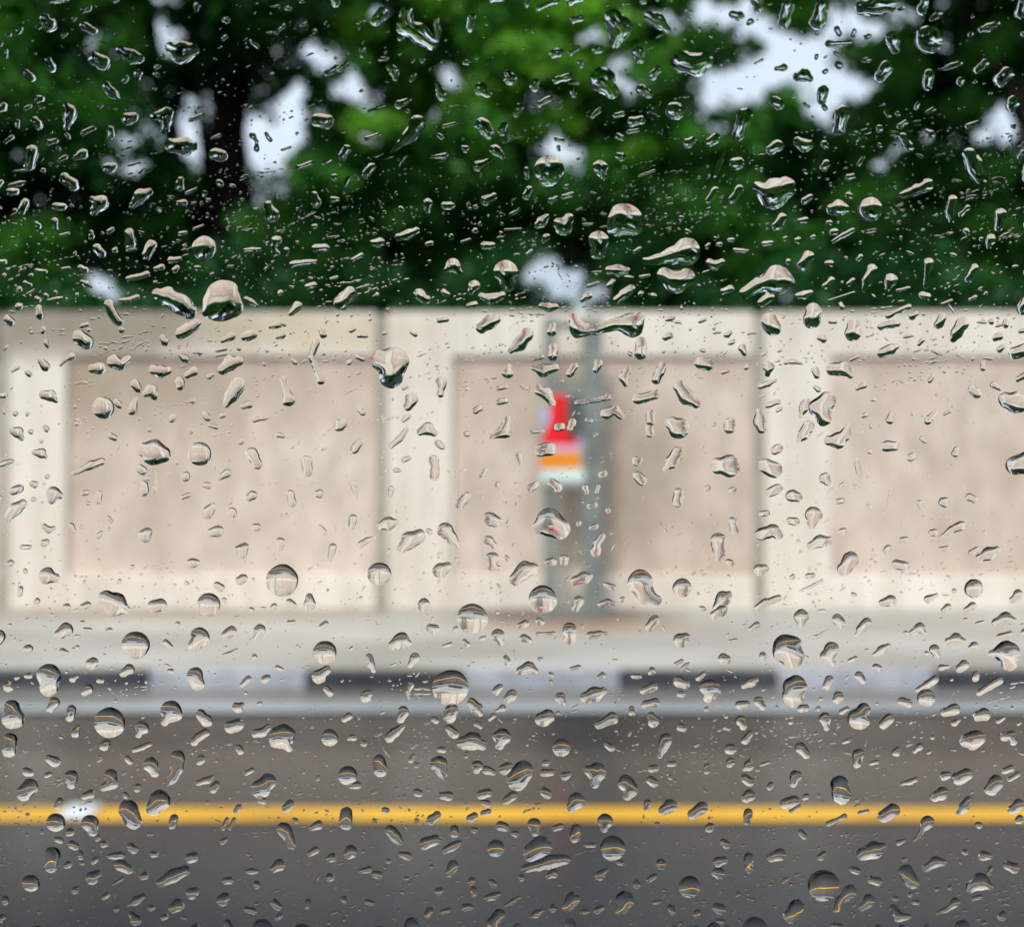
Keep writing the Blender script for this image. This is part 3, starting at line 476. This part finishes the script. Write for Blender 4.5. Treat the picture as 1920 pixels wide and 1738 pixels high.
-30 490 34 15 555 38 65 585 24/715 70 44 705 125 42/470 130 42 490 165 42/940 150 36 935 195 40/810 128 12 835 132 12/1430 105 22 1410 145 24/1090 158 18 1180 140 20/1260 100 22 1285 85 12/1540 140 36 1510 190 30 1490 230 16/1130 100 14 1190 70 14 1245 45 14/1780 135 18/1700 130 16/1860 182 12 1895 178 12/1735 215 28/1320 230 14 1300 255 10/235 205 16 255 190 10/165 192 8 195 188 8/85 130 10 115 118 8/760 222 24/320 275 22 330 305 14/1220 215 8 1265 207 8/1090 305 26 1140 285 28 1175 265 18/1755 278 18/1830 305 34 1890 285 34/110 365 38/925 340 10 965 320 8/560 358 10 610 352 14 650 362 8/345 380 14/210 412 10 240 402 10/465 385 32 462 415 18/730 415 24/820 395 34 880 390 38 920 430 16/1655 355 10 1655 388 16/1440 405 10/420 490 14 460 475 16 505 455 10/735 500 22/960 498 12 1000 480 16/1380 425 10 1360 460 12/1595 505 20 1620 525 28/1730 490 22/1845 450 14 1900 420 18/1785 560 42 1840 575 54 1870 580 34/460 595 14 520 575 14/515 622 10 535 612 10/680 570 16 665 600 26 645 650 14/790 570 44 755 610 56 775 670 42/690 710 30 660 755 30 635 790 12/800 790 26 850 790 40 890 760 28 910 705 16/250 710 40/410 625 14 415 680 32 425 725 24/1145 660 26/1310 635 10 1350 680 20 1390 630 14/1440 642 8 1475 625 8/1145 820 38/1325 785 20/1505 850 22/1000 650 14/1260 880 26/1030 850 18/1035 710 14/1830 930 50 1900 910 60/190 930 42 240 930 60/450 930 40 495 950 44/510 840 26/785 1008 34/610 1098 36/862 1042 10 892 1025 10/470 1080 24 520 1055 26/265 1065 24/440 1195 22/125 1055 18/865 1125 20/955 900 12 965 960 14 975 1000 8/1145 1060 7 1130 1130 6 1125 1180 5/715 1205 46 705 1260 22/600 1235 24/265 1240 24 280 1285 24/185 1345 42 195 1400 34 185 1450 14/430 1310 34 490 1290 34 520 1315 26/700 1375 22 755 1345 32 800 1345 22/880 1295 22/1380 1300 22/1420 1330 12 1480 1285 20 1535 1260 24/1595 1110 26/1440 1130 28/1305 1135 16 1320 1170 12/1220 1340 20/1640 1440 22 1690 1415 34 1730 1400 24/1590 1410 14 1620 1390 12/1125 1395 28/1420 1390 12 1460 1385 12/920 1450 44 890 1500 36/1180 1475 26 1225 1485 24/430 1505 38/250 1468 22/1820 1670 18 1850 1640 26/1605 1610 50/1100 1690 20 1145 1675 28/190 1720 34 215 1670 40 245 1645 18/400 1720 16 450 1690 22 520 1665 18/1350 1670 22 1400 1645 10/640 1625 6 700 1600 8 765 1565 7/600 1545 18/700 1540 20/1500 1625 16/1580 1720 28/1450 1722 22/940 1645 12
B1
20 150 36/350 125 26 390 95 36/765 182 68/1110 140 52 1080 185 32/1250 125 24 1280 105 28/1430 100 30 1415 140 18/1600 60 20/1775 75 22/185 200 26/380 215 20/925 165 16 950 190 16/490 97 12 520 98 10/530 277 34/700 330 22 730 310 26/950 320 20/1782 225 58/1235 235 8 1270 225 10 1305 205 8/1525 300 12 1550 312 10/300 345 62 300 395 52/1080 340 40 1095 385 34/1750 350 36 1790 315 22/1465 362 28/1370 360 16 1335 395 12/80 405 26 90 380 12/435 355 18/185 345 16/575 372 18/500 425 26/1790 415 18 1810 440 18/100 510 38 105 565 58/315 505 32/420 525 24 410 570 20/625 600 76/950 545 58 920 595 24/1130 570 34/1315 515 30 1335 500 14/795 630 36 780 660 18/1080 700 20 1105 675 22 1140 650 22/1295 615 34/1405 655 20 1445 650 22 1475 620 16/1560 685 70 1590 735 22/1808 680 44/90 690 36 85 740 40/455 620 12 440 655 22/600 715 32/755 745 12 800 730 14 840 712 12/1322 742 24/315 798 32/190 862 32/420 890 36 418 930 24/630 880 34 640 920 28 590 945 18/850 825 40 865 865 26/990 790 40 985 840 30 960 900 26 940 930 10/1112 800 28/720 790 16 735 805 14/1100 920 14 1150 905 18 1180 885 10/1190 940 24/1360 868 14 1390 852 12/1435 955 46 1475 910 40/160 975 38 195 940 40/490 990 18 525 980 22/775 945 22/285 880 12 305 870 12/350 1030 20/715 993 16/895 1015 56 860 1060 34/725 1065 50 750 1120 44/1440 1015 18/1585 1045 28/1320 1050 14 1300 1075 12/0 1125 26/335 1130 48/520 1135 44 535 1180 24/410 1185 28/965 1130 28/1255 1115 10 1235 1165 12/1295 1115 10 1270 1165 10/1710 1165 14 1750 1145 24/1620 1120 16/350 1225 20/430 1255 34/600 1250 20/560 1215 16/748 1270 30/1560 1170 36 1590 1220 26 1600 1255 22/320 1305 40 305 1365 34/400 1360 20/545 1335 18/480 1350 16/470 1305 18/620 1315 12 655 1312 18 690 1308 18/680 1360 30 720 1380 26 755 1395 8/865 1305 22/1068 1320 28/1230 1238 14 1250 1222 12/1700 1300 16 1735 1280 20/1815 1325 30/1505 1385 20 1540 1360 32/900 1455 22 965 1420 34 1030 1390 26/530 1430 34 560 1405 20/203 1455 44/1360 1398 10 1390 1395 16 1420 1395 10/810 1420 24/1260 1445 22/1415 1468 18/1815 1430 28/445 1490 20/605 1525 20/1075 1510 38/730 1575 10 770 1550 22 805 1528 14/1238 1545 32/980 1585 36/1520 1575 34/1360 1600 14 1400 1610 18/65 1550 22/855 1590 18/665 1595 16/1690 1560 16 1688 1590 12/745 1630 18 765 1655 30/238 1715 28/920 1640 20/45 1645 18/1535 1640 18/1255 1670 18 1275 1710 24/1445 1710 54/1655 1735 56/1080 1712 34/640 1712 12 670 1700 12/765 1735 28/1780 1720 22
B2
718 40 74/500 92 28/290 180 26 335 160 44 370 175 20/560 188 8 600 175 10/675 160 12 690 180 14/855 130 34 870 165 20/990 70 24/1080 55 24/1005 150 30/1065 122 10 1110 120 8 1155 118 10/1240 95 36 1245 150 28/1350 130 20 1395 122 18 1440 118 8/1685 65 30/1850 148 42/160 245 18 170 285 20 185 320 10/405 250 26 380 290 14/900 260 20/980 320 24 1020 300 30 1055 320 18/1140 340 18/1250 308 10 1290 300 12/1408 350 20/1600 350 20/1680 325 22/1810 285 10 1845 265 10/595 408 88/385 395 16 370 430 12 375 465 8/150 452 32/855 418 28/905 470 22 930 450 28/1325 465 30 1375 445 38 1420 430 20/1190 465 28 1200 490 18/1640 425 20 1690 405 24/1845 385 34/1840 445 20/1650 500 22 1700 490 24/345 540 30 330 580 20/605 530 34 595 570 30/715 490 24 740 520 30 760 550 16/845 535 8 880 520 18/810 580 10 830 560 14/1105 572 40/1400 610 24 1440 590 22 1470 575 32/1575 535 20/1685 580 32/1845 625 20/40 570 24/515 585 22/270 680 24 300 650 26 335 620 16/605 645 28/740 605 16 760 620 12/65 680 20/130 710 22/670 708 34 720 700 46 770 720 28/875 680 46 865 720 22/1195 735 44/1440 715 14 1465 735 18/1760 690 32 1740 735 28 1725 775 14/550 745 20/400 775 10 385 800 14/210 805 32 220 850 36/45 880 48/535 820 42 555 870 26 565 900 12/740 845 32/810 860 26/885 850 26 915 835 22/990 862 54 960 908 54/1110 815 22/1100 868 20 1140 865 18/1225 880 24/1340 855 22 1385 865 48 1380 925 24/1545 925 42 1575 960 34 1550 990 24/60 938 14 100 935 18/555 990 20 590 990 24/785 980 28/785 1030 26/900 1020 20 935 990 24/1110 975 30/1280 1020 42 1255 1055 28/1685 915 28/425 975 22/1790 820 24/1690 845 24/1745 1070 26 1785 1045 34/1660 1030 18 1650 1060 12/35 1110 38/250 1070 26/510 1108 26/718 1105 22/775 1085 16 805 1075 14/275 1175 28 305 1210 28 330 1240 18/490 1238 42/620 1180 28/725 1175 20/880 1155 26/1050 1145 34 1055 1185 22/1160 1168 16 1190 1155 18/1275 1165 24 1268 1215 26/1430 1130 40 1425 1165 22/945 1195 20/1035 1295 46 1085 1265 52/1475 1275 62/842 1272 44/570 1285 18 610 1265 22 640 1245 18/55 1298 38/1000 1385 22 1070 1365 26 1130 1345 34 1220 1335 26/605 1385 32/120 1395 14 160 1385 18/200 1415 24/350 1310 24/265 1342 18/1325 1258 10 1375 1255 12/1515 1350 18/1730 1365 32/1400 1420 24 1440 1390 12/1140 1415 26/980 1430 18/795 1540 16 830 1530 20 860 1518 14/895 1580 8 930 1560 12 970 1535 8/1255 1545 36 1225 1590 26/1535 1555 48 1520 1600 34/540 1500 26/710 1450 20/825 1460 18/725 1510 20/550 1615 12 590 1605 12/690 1590 26/1035 1640 10 1060 1625 20 1095 1605 10/165 1565 20/1600 1465 26/1665 1445 14 1700 1420 14/860 1630 30 825 1675 28 830 1720 16/395 1690 44 365 1725 26/480 1620 22/955 1705 24/1245 1690 30/1150 1590 22/1400 1600 20/1305 1615 12 1335 1612 12/1790 1605 22/1720 1730 26/75 1720 22/205 1710 24/25 1550 24/745 1720 22/1690 1565 10 1725 1560 10
B3
180 10 34/630 30 38 628 70 20/832 55 34/980 60 26 950 95 24 925 125 12/1225 115 16 1265 88 26 1288 115 14/355 95 12 390 70 16/1680 60 26 1730 34 32 1765 50 22/1575 65 12 1605 55 10/1510 42 12/1420 160 20 1460 145 30 1500 160 16/1690 135 16 1750 118 14/1835 115 28/550 205 80 580 245 56/790 205 38 770 240 36 795 280 18/215 258 40/420 240 22/1025 230 14 1060 205 22 1095 185 14/1345 205 28 1355 235 18/1550 190 24/1650 225 14 1735 220 60 1745 275 42/1480 305 22 1505 285 26/890 265 12 920 250 12/240 160 8 280 152 8/1035 300 26/75 360 14 100 335 14/1380 300 16 1415 295 10/940 345 24 960 375 16/780 365 22 765 400 20/320 400 16 360 380 24 385 365 14/140 425 56 132 460 34/595 410 62 582 450 54/1255 420 14 1300 395 18 1345 365 22/1565 345 30/1690 370 22 1640 400 18 1585 435 18/825 465 32/1185 487 26/1300 462 44/315 500 26/400 485 26 420 515 16/1400 540 22 1450 525 30/1595 555 38/965 528 36 940 575 56/1100 575 26 1070 605 24/755 575 32 765 625 16/640 520 24/845 540 14 875 520 12/300 585 26 315 620 18/1450 600 16 1475 582 10/1685 590 12 1715 570 10/350 660 18 325 695 20/1515 692 34 1570 680 42 1550 715 26/1720 670 26 1760 660 20 1768 700 18/245 740 30/640 750 30/1140 750 28/1265 725 18 1235 750 12/855 702 10 885 692 10/935 770 30 930 815 24/360 790 10 345 830 26 320 845 12/245 815 24/120 845 20/410 825 8 455 808 8/1000 815 10 1035 808 12/600 885 30 585 925 20/338 905 30/835 928 46 840 985 48/460 937 18/1405 880 26/1495 885 36/1662 935 42/1720 855 16 1755 840 18/1745 900 12 1795 870 12/340 995 34/650 997 22/565 1025 32/570 1075 10 615 1045 10/1345 995 26 1385 975 34/1165 925 10 1215 915 14 1245 900 12/1525 1010 20 1500 1050 26 1475 1080 14/1760 1060 24 1795 1035 28/1070 1095 32 1120 1065 36/45 1090 26 90 1055 34/342 1085 24 335 1130 18/135 1160 26/770 1140 14 815 1120 10 860 1100 14/1305 1130 34 1275 1175 16 1240 1230 12/940 1082 10 985 1070 8/1580 1143 22/1800 1115 24/215 1245 24/625 1185 16 645 1210 14/1150 1242 14 1180 1228 10/965 1300 34 1020 1280 44 1060 1260 20/470 1320 24 510 1305 32/180 1345 26 210 1335 22/345 1320 24 345 1385 20/740 1310 24/1620 1310 32/1505 1290 20/1300 1375 22 1345 1345 28 1390 1345 18/1730 1360 22 1770 1375 26/175 1405 32/25 1480 54/745 1468 80/915 1390 20/1000 1440 18 1040 1450 22/1205 1425 42/885 1505 36 840 1550 24 815 1600 18/990 1550 32 955 1585 22/1540 1475 30 1590 1450 44 1640 1475 20/600 1590 40 570 1635 36/180 1595 32/65 1620 24/190 1665 18/1455 1560 24 1410 1595 16 1360 1615 10/1120 1590 18 1150 1640 24 1205 1635 14/1130 1540 20/1708 1630 26/820 1690 26/1165 1710 24/380 1705 60/155 1720 42/1000 1730 20 1045 1695 16/1490 1700 44/60 1710 20/1300 1695 20/1640 1390 18/1550 1540 12 1590 1530 12/1425 1480 14/1355 1490 12/1240 1560 16/1210 1520 14"""
TILES = {'T1': (0, 0, 2.997), 'T2': (640, 0, 2.997), 'T3': (1280, 0, 2.997), 'M1': (0, 560, 2.997), 'M2': (640, 560, 2.997), 'M3': (1280, 560, 2.997),
         'B1': (0, 1140, 2.906), 'B2': (640, 1140, 2.906), 'B3': (1280, 1140, 2.906)}
K = DROP_Y / F                      # metres on the pane per photograph pixel
drops = []
for line in DROPS.strip().split('\n'):
    if len(line) < 4: tl = TILES[line.strip()]; continue
    for d in line.split('/'):
        v = np.array([float(a) for a in d.split()]).reshape(-1, 3)
        drops.append(np.stack([tl[0] + v[:, 0] / tl[2], tl[1] + v[:, 1] / tl[2], np.maximum(v[:, 2] / tl[2] * DR, 1.6)], 1))
def area(n):
    a = math.pi * n[0, 2] ** 2
    for i in range(len(n) - 1): a += math.hypot(*(n[i + 1, :2] - n[i, :2])) * (n[i, 2] + n[i + 1, 2])
    return a
for k_, n in enumerate(drops):         # small drops are never quite round
    if len(n) == 1 and n[0, 2] < 16:
        q = random.Random(k_); e_ = q.uniform(.15, .75) * n[0, 2]; an = R(q.gauss(10, 45)); r_ = n[0, 2] * .9
        drops[k_] = np.array([[n[0, 0] - e_ * math.cos(an), n[0, 1] + e_ * math.sin(an), r_ * q.uniform(.65, 1.05)], [n[0, 0] + e_ * math.cos(an), n[0, 1] - e_ * math.sin(an), r_ * q.uniform(.65, 1.05)]])
drops.sort(key=lambda n: -area(n))
NG = 44; SM = 30; rg = np.random.default_rng(21)
def field(nodes, PX, PY, ph, rough):
    """signed distance to a chain of tapering discs, with a slightly ragged edge"""
    best = np.full(PX.shape, 1e9); n = nodes
    if len(n) == 1: best = np.hypot(PX - n[0, 0], PY - n[0, 1]) - n[0, 2]
    for i in range(len(n) - 1):
        a, b = n[i], n[i + 1]; ab = b[:2] - a[:2]; L2 = max(ab @ ab, 1e-6)
        t = np.clip(((PX - a[0]) * ab[0] + (PY - a[1]) * ab[1]) / L2, 0, 1)
        d = np.hypot(PX - a[0] - t * ab[0], PY - a[1] - t * ab[1]) - (a[2] + (b[2] - a[2]) * (t * t * (3 - 2 * t)))
        k = .35 * min(a[2], b[2]); h = np.clip(.5 + .5 * (d - best) / max(k, .01), 0, 1)
        best = np.where(best > 1e8, d, d + (best - d) * h - k * h * (1 - h))
    r = n[:, 2].mean()
    w = 0
    for j in range(5):
        f = (1.1, 1.9, 3.1, 4.6, 7.0)[j] / r; an = ph[j]; w = w + np.sin((PX * math.cos(an) + PY * math.sin(an)) * f + ph[j + 5]) * (1, .8, .55, .4, .25)[j]
    return best + w * r * rough
def drop_mesh(idx_list, ng):
    """solve the height of many drops together: water pulled tight over each outline (laplacian = const), spherical for a round one"""
    B = len(idx_list); G_ = []
    U = np.zeros((B, ng, ng)); MSK = np.zeros((B, ng, ng), bool); GX = np.zeros((B, ng)); GY = np.zeros((B, ng)); CS = np.zeros(B); FF = np.zeros((B, ng, ng))
    for k, i in enumerate(idx_list):
        n = drops[i]; R_ = n[:, 2:3]; lo = (n[:, :2] - R_).min(0); hi = (n[:, :2] + R_).max(0); ph = rg.random(10) * 6.28
        c = (lo + hi) / 2; h = (hi - lo).max() / 2 * 1.16; cs = 2 * h / (ng - 1)
        xs = c[0] - h + cs * np.arange(ng); ys = c[1] - h + cs * np.arange(ng)
        PX, PY = np.meshgrid(xs, ys, indexing='ij')
        rough = .055 if len(n) > 1 else (.03 if n[0, 2] > 16 else .065)
        f = field(n, PX, PY, ph, rough); f[0] = f[-1] = abs(f[0]) + cs; f[:, 0] = f[:, -1] = np.abs(f[:, 0]) + cs
        MSK[k] = f < -.04 * cs; CS[k] = cs; FF[k] = f; G_.append((xs, ys, f, ph))
    # ghost values carry the exact outline between grid points, so the rim comes out smooth
    DEN = np.full(U.shape, 4.0); fi = np.maximum(-FF, .12 * CS[:, None, None])
    for sh, ax in ((1, 1), (-1, 1), (1, 2), (-1, 2)):
        fo = np.roll(FF, sh, ax); mo = ~np.roll(MSK, sh, ax); DEN += np.where(mo, np.clip(np.maximum(fo, 0) / fi, 0, 6), 0)
    it = int(ng * ng * .45)
    for _ in range(it):
        S = np.zeros_like(U); S[:, 1:-1, 1:-1] = (U[:, 2:, 1:-1] + U[:, :-2, 1:-1] + U[:, 1:-1, 2:] + U[:, 1:-1, :-2])
        U = np.where(MSK, (S + 4 * CS[:, None, None] ** 2) / DEN, 0)
    res = []
    for k in range(B):
        xs, ys, f, ph = G_[k]; cs = CS[k]; u = U[k]; n = drops[idx_list[k]]
        gx, gy = np.gradient(f, cs); gl = np.maximum(np.hypot(gx, gy), .3)
        PX, PY = np.meshgrid(xs, ys, indexing='ij')
        near = (np.abs(f) < .38 * cs * gl); PX = np.where(near, PX - gx * f / gl ** 2, PX); PY = np.where(near, PY - gy * f / gl ** 2, PY)
        s = np.where(near, 0, np.where(f < 0, -1, 1))
        amax = math.sqrt(max(u.max(), 1e-6)); c0 = amax * (CONTACT + .75 * math.exp(-amax / 5.5)) * (.86 + .3 * ph[3] / 6.28)
        z = np.sqrt(np.maximum(u, 0) + c0 * c0) - c0
        yc = ys.mean(); hh = (ys[-1] - ys[0]) / 2
        z = z * (1 + .05 * (PY - yc) / hh)                     # gravity: fuller towards the lower edge
        if len(n) > 1 or amax > 12:
            q = n[:, 2].mean(); amp = .009 * amax
            z = z + np.where(s < 0, amp * (np.sin(PX / q * 2.3 + ph[0]) * np.sin(PY / q * 2.9 + ph[1]) + .6 * np.sin(PX / q * 4.7 + ph[2] + PY / q * 3.1)) * np.minimum(1, z / (amax * .4)), 0)
        z = np.maximum(z, 0)
        vid = {}; V = []; F_ = []
        def vert(i, j):
            key = (i, j)
            if key not in vid: vid[key] = len(V); V.append((PX[i, j], PY[i, j], z[i, j] if s[i, j] < 0 else 0.0))
            return vid[key]
        def cut(a, b):
            key = (a, b) if a < b else (b, a)
            if key not in vid:
                fa, fb = f[a], f[b]; t = fa / (fa - fb); vid[key] = len(V)
                V.append((PX[a] + (PX[b] - PX[a]) * t, PY[a] + (PY[b] - PY[a]) * t, 0.0))
            return vid[key]
        act = (s[:-1, :-1] < 0) | (s[1:, :-1] < 0) | (s[:-1, 1:] < 0) | (s[1:, 1:] < 0)
        for i, j in np.argwhere(act):
            i = int(i); j = int(j)
            P = [(i, j), (i + 1, j), (i + 1, j + 1), (i, j + 1)]
            if all(s[p] <= 0 for p in P): F_.append([vert(*p) for p in P]); continue
            tris = ((P[0], P[1], P[2]), (P[0], P[2], P[3])) if (i + j) % 2 else ((P[0], P[1], P[3]), (P[1], P[2], P[3]))
            for t in tris:
                if not any(s[p] < 0 for p in t): continue
                poly = []
                for q in range(3):
                    a, b = t[q], t[(q + 1) % 3]
                    if s[a] <= 0: poly.append(vert(*a))
                    if s[a] * s[b] < 0: poly.append(cut(a, b))
                if len(poly) >= 3: F_.append(poly)
        res.append((np.array(V), F_))
    return res
def to_pane(V):
    """photograph pixels -> metres on the outer face of the pane; height becomes distance outwards"""
    a = (V[:, 0] - 960) / F; b = -(V[:, 1] - 869) / F; ct, st_ = math.cos(TILT), math.sin(TILT)
    s = DROP_Y * ct / (ct + b * st_); h = V[:, 2] * s / F
    return np.stack([a * s, s + h * ct, CAMZ + b * s + h * st_], 1)

def cell(cx, cy):
    if cy < 590:
        if cx < 290: b = 'dark leaves far left'
        elif cx < 480: b = 'black tree trunk'
        elif cx < 700: b = 'leaves right of black trunk'
        elif cx < 1200: b = 'lime green foliage' if cy < 330 else 'dark leaves above sign'
        elif cx < 1650: b = 'upper right sky gap' if cy < 225 else 'round topped tree'
        else: b = 'trees far right'
        return b + (', just above wall' if cy > 480 else '')
    if cx < 705: c = 'left panel'
    elif cx < 1000: c = 'middle pilaster'
    elif cx < 1140: c = 'sign'
    elif cx < 1415: c = 'middle panel'
    else: c = 'right panel'
    if cy < 668: return 'top wall band, by ' + c
    if cy < 1080:
        if cx < 125: return 'left cream pilaster'
        if cx < 705: return 'left panel, ' + ('upper half' if cy < 870 else 'lower half')
        if cx < 850: return 'middle cream pilaster'
        if cx < 1000: return 'panel left of sign'
        if cx < 1140: return 'sign stand'
        if cx < 1415: return 'panel right of sign'
        if cx < 1560: return 'right cream pilaster'
        return 'right panel, ' + ('upper half' if cy < 870 else 'lower half')
    for lim, nm in ((1142, 'lower wall band'), (1255, 'pale pavement'), (1295, 'painted kerb'), (1345, 'pale edge line'), (1405, 'dark road edge'), (1508, 'brownish road'), (1550, 'yellow line'), (9999, 'near grey road')):
        if cy < lim: return nm + ', below ' + c
def shape_word(n):
    if len(n) == 1: return 'round'
    if math.hypot(*(n[-1, :2] - n[0, :2])) < .55 * n[:, 2].mean(): return 'roundish'
    d = n[-1, :2] - n[0, :2]; ln = math.hypot(*d); r = n[:, 2].mean(); an = abs(math.degrees(math.atan2(d[1], d[0]))) % 180
    if len(n) > 2:
        m = n[len(n) // 2, :2] - n[0, :2]; off = abs(d[0] * m[1] - d[1] * m[0]) / max(ln, 1)
        if off > .45 * r: return 'bent'
    el = ln / r
    if el > 3.2: return 'long streaky'
    if 65 < an < 115: return 'upright' if abs(n[-1, 2] - n[0, 2]) < .25 * r else ('bottom heavy' if (n[-1, 2] > n[0, 2]) == (d[1] > 0) else 'top heavy')
    if an < 20 or an > 160: return 'wide flat'
    return 'slanted' if el > 1.1 else 'lopsided'
NI = min(300, len(drops))
inf = []
for i in range(NI):
    n = drops[i]; a = area(n); c = np.average(n[:, :2], axis=0, weights=n[:, 2])
    inf.append((cell(*c), shape_word(n), 'huge' if a > 2600 else 'large' if a > 1100 else 'medium' if a > 620 else 'small', c[0]))
WORDS = ['', 'first', 'second', 'third', 'fourth', 'fifth', 'sixth', 'seventh', 'eighth', 'ninth']
CNT = ['', '', 'two', 'three', 'four', 'five', 'six', 'seven', 'eight', 'nine', 'ten']
def drop_label(i):
    ce, sh, sz, cx = inf[i]
    same = sorted([q[3] for q in inf if q[:3] == inf[i][:3]])
    t = sz + ' ' + sh + ' raindrop over ' + ce
    if len(same) > 1:
        k = same.index(cx); m = len(same)
        t += ', ' + (('leftmost' if k == 0 else 'rightmost' if k == m - 1 else WORDS[k + 1] + ' from left') + ' of ' + CNT[m])
    return t
for i, (V, F_) in enumerate(drop_mesh(list(range(NI)), NG)):
    P = to_pane(V); back = to_pane(V * (1, 1, 0)); o = back.mean(0); nv = len(P)
    me = bpy.data.meshes.new('raindrop'); me.from_pydata((np.vstack([P, back]) - o).tolist(), [], [list(q) for q in F_] + [[v + nv for v in reversed(q)] for q in F_])
    me.polygons.foreach_set('use_smooth', [True] * len(F_) + [False] * len(F_)); me.update()
    ob = link('raindrop', me, M['water']); ob.location = o
    tag(ob, drop_label(i), 'raindrop', 'raindrops on the car window')
# the many smaller drops, and the fine spray between them, as one
AV, AF, nvt, SMO = [], [], 0, []
small = drop_mesh(list(range(NI, len(drops))), SM)
for V, F_ in small:
    P = to_pane(V); nv = len(P); back = to_pane(V * (1, 1, 0))
    AV += [P, back]; SMO += [True] * len(F_) + [False] * len(F_); AF += [[v + nvt for v in q] for q in F_] + [[v + nvt + nv for v in reversed(q)] for q in F_]; nvt += 2 * nv
nsm = [None]
# occupancy of the larger drops so that the spray falls between them
OC = np.zeros((1920 // 4 + 1, 1738 // 4 + 1), bool)
for n in drops:
    for a, b in zip(n, n[1:] if len(n) > 1 else n):
        for t in np.linspace(0, 1, 5):
            x, y, r = a + (b - a) * t; r = (r + 3) / 4; x /= 4; y /= 4
            i0, i1, j0, j1 = int(max(0, x - r)), int(min(OC.shape[0], x + r + 1)), int(max(0, y - r)), int(min(OC.shape[1], y + r + 1))
            OC[i0:i1, j0:j1] = True
SEG = 10; RING = (.35, .66, .87, .97, 1.0)
specks = []
def add_speck(x, y, rx, ry, an):
    if 0 <= x < 1920 and 0 <= y < 1738:
        if OC[int(x // 4), int(y // 4)]: return
    specks.append((x, y, rx, ry, an))
def dens(x, y):
    d = .55 + .45 * math.sin(x / 173. + y / 90.) * math.sin(y / 131. - x / 260.)
    if 330 < y < 680: d *= 1.7
    if y < 200: d *= .6
    if 700 < y < 1050: d *= .75
    if y > 1250: d *= 1.35
    return d
rr = random.Random(5)
while len(specks) < 6500:
    x, y = rr.uniform(-60, 1980), rr.uniform(-60, 1800)
    if rr.random() > dens(x, y) / 1.9: continue
    r = min(6.0, .85 + rr.expovariate(1 / .95)); e = 1 + rr.random() ** 3 * 1.6
    add_speck(x, y, r * e, r / math.sqrt(e), R(rr.gauss(14, 34)))
for _ in range(230):      # short slanting runs of splashed beads and dashes
    x, y = rr.uniform(0, 1920), rr.choice([rr.uniform(200, 720), rr.uniform(200, 1738)]); an = R(rr.gauss(14, 7)); k = rr.randint(3, 9); st_ = rr.uniform(9, 18)
    for j in range(k):
        r = rr.uniform(1.1, 2.5); e = rr.choice([1, 1.4, 2.6, 4.0]); add_speck(x + j * st_ * math.cos(an), y - j * st_ * math.sin(an) + rr.uniform(-2, 2), r * e, r, an + R(rr.gauss(0, 6)))
        if rr.random() < .25: add_speck(x + j * st_, y - j * st_ * math.sin(an) + rr.uniform(6, 12), r * e, r, an)
x0p, x1p, y0p, y1p = (-.47 / K + 960, .47 / K + 960, 869 - .22 / K, 869 + .25 / K)
cnt = 0
while cnt < 5200:         # rain over the rest of the pane
    x, y = (rr.uniform(x0p, x1p), rr.uniform(y0p, y1p)) if cnt < 1700 else (rr.uniform(-2300, 4200), rr.uniform(-900, 2600))
    if -70 < x < 1990 and -70 < y < 1810: continue
    r = min(40, (5 if cnt < 1700 else 2.5) + rr.expovariate(1 / 7.)); e = 1 + rr.random() ** 3; specks.append((x, y, r * e, r, R(rr.gauss(14, 30)))); cnt += 1
ang = np.linspace(0, 2 * math.pi, SEG, endpoint=False)
for x, y, rx, ry, an in specks:
    w_ = 1 + .10 * np.sin(2 * ang + rr.random() * 6) + .09 * np.sin(3 * ang + rr.random() * 6)
    a = min(rx, ry); c0 = a * (CONTACT + .3 + .8 * rr.random()); zt = math.sqrt(a * a + c0 * c0) - c0
    rows = [np.array([[x, y, zt]])]
    for q in RING:
        lx = rx * q * w_ * np.cos(ang); ly = ry * q * w_ * np.sin(ang)
        z = math.sqrt(a * a * (1 - q * q) + c0 * c0) - c0
        rows.append(np.stack([x + lx * math.cos(an) + ly * math.sin(an), y - lx * math.sin(an) + ly * math.cos(an), np.full(SEG, z)], 1))
    rows.append(rows[-1].copy())
    V = np.vstack(rows); AV.append(to_pane(V)); b = nvt; nr = len(RING)
    for k in range(SEG):
        k2 = (k + 1) % SEG
        AF.append([b, b + 1 + k, b + 1 + k2])
        for q in range(nr - 1): AF.append([b + 1 + q * SEG + k, b + 1 + (q + 1) * SEG + k, b + 1 + (q + 1) * SEG + k2, b + 1 + q * SEG + k2])
    AF.append([b + 1 + nr * SEG + k for k in reversed(range(SEG))]); SMO += [True] * (SEG * nr) + [False]
    nvt += len(V)
me = bpy.data.meshes.new('rain_spray'); me.from_pydata(np.vstack(AV).tolist(), [], AF); me.update()
me.polygons.foreach_set('use_smooth', SMO)
link('rain_spray', me, M['water'])
tag(bpy.data.objects['rain_spray'], 'fine spray of tiny raindrops and dashes between the larger drops on the glass', kind='stuff')
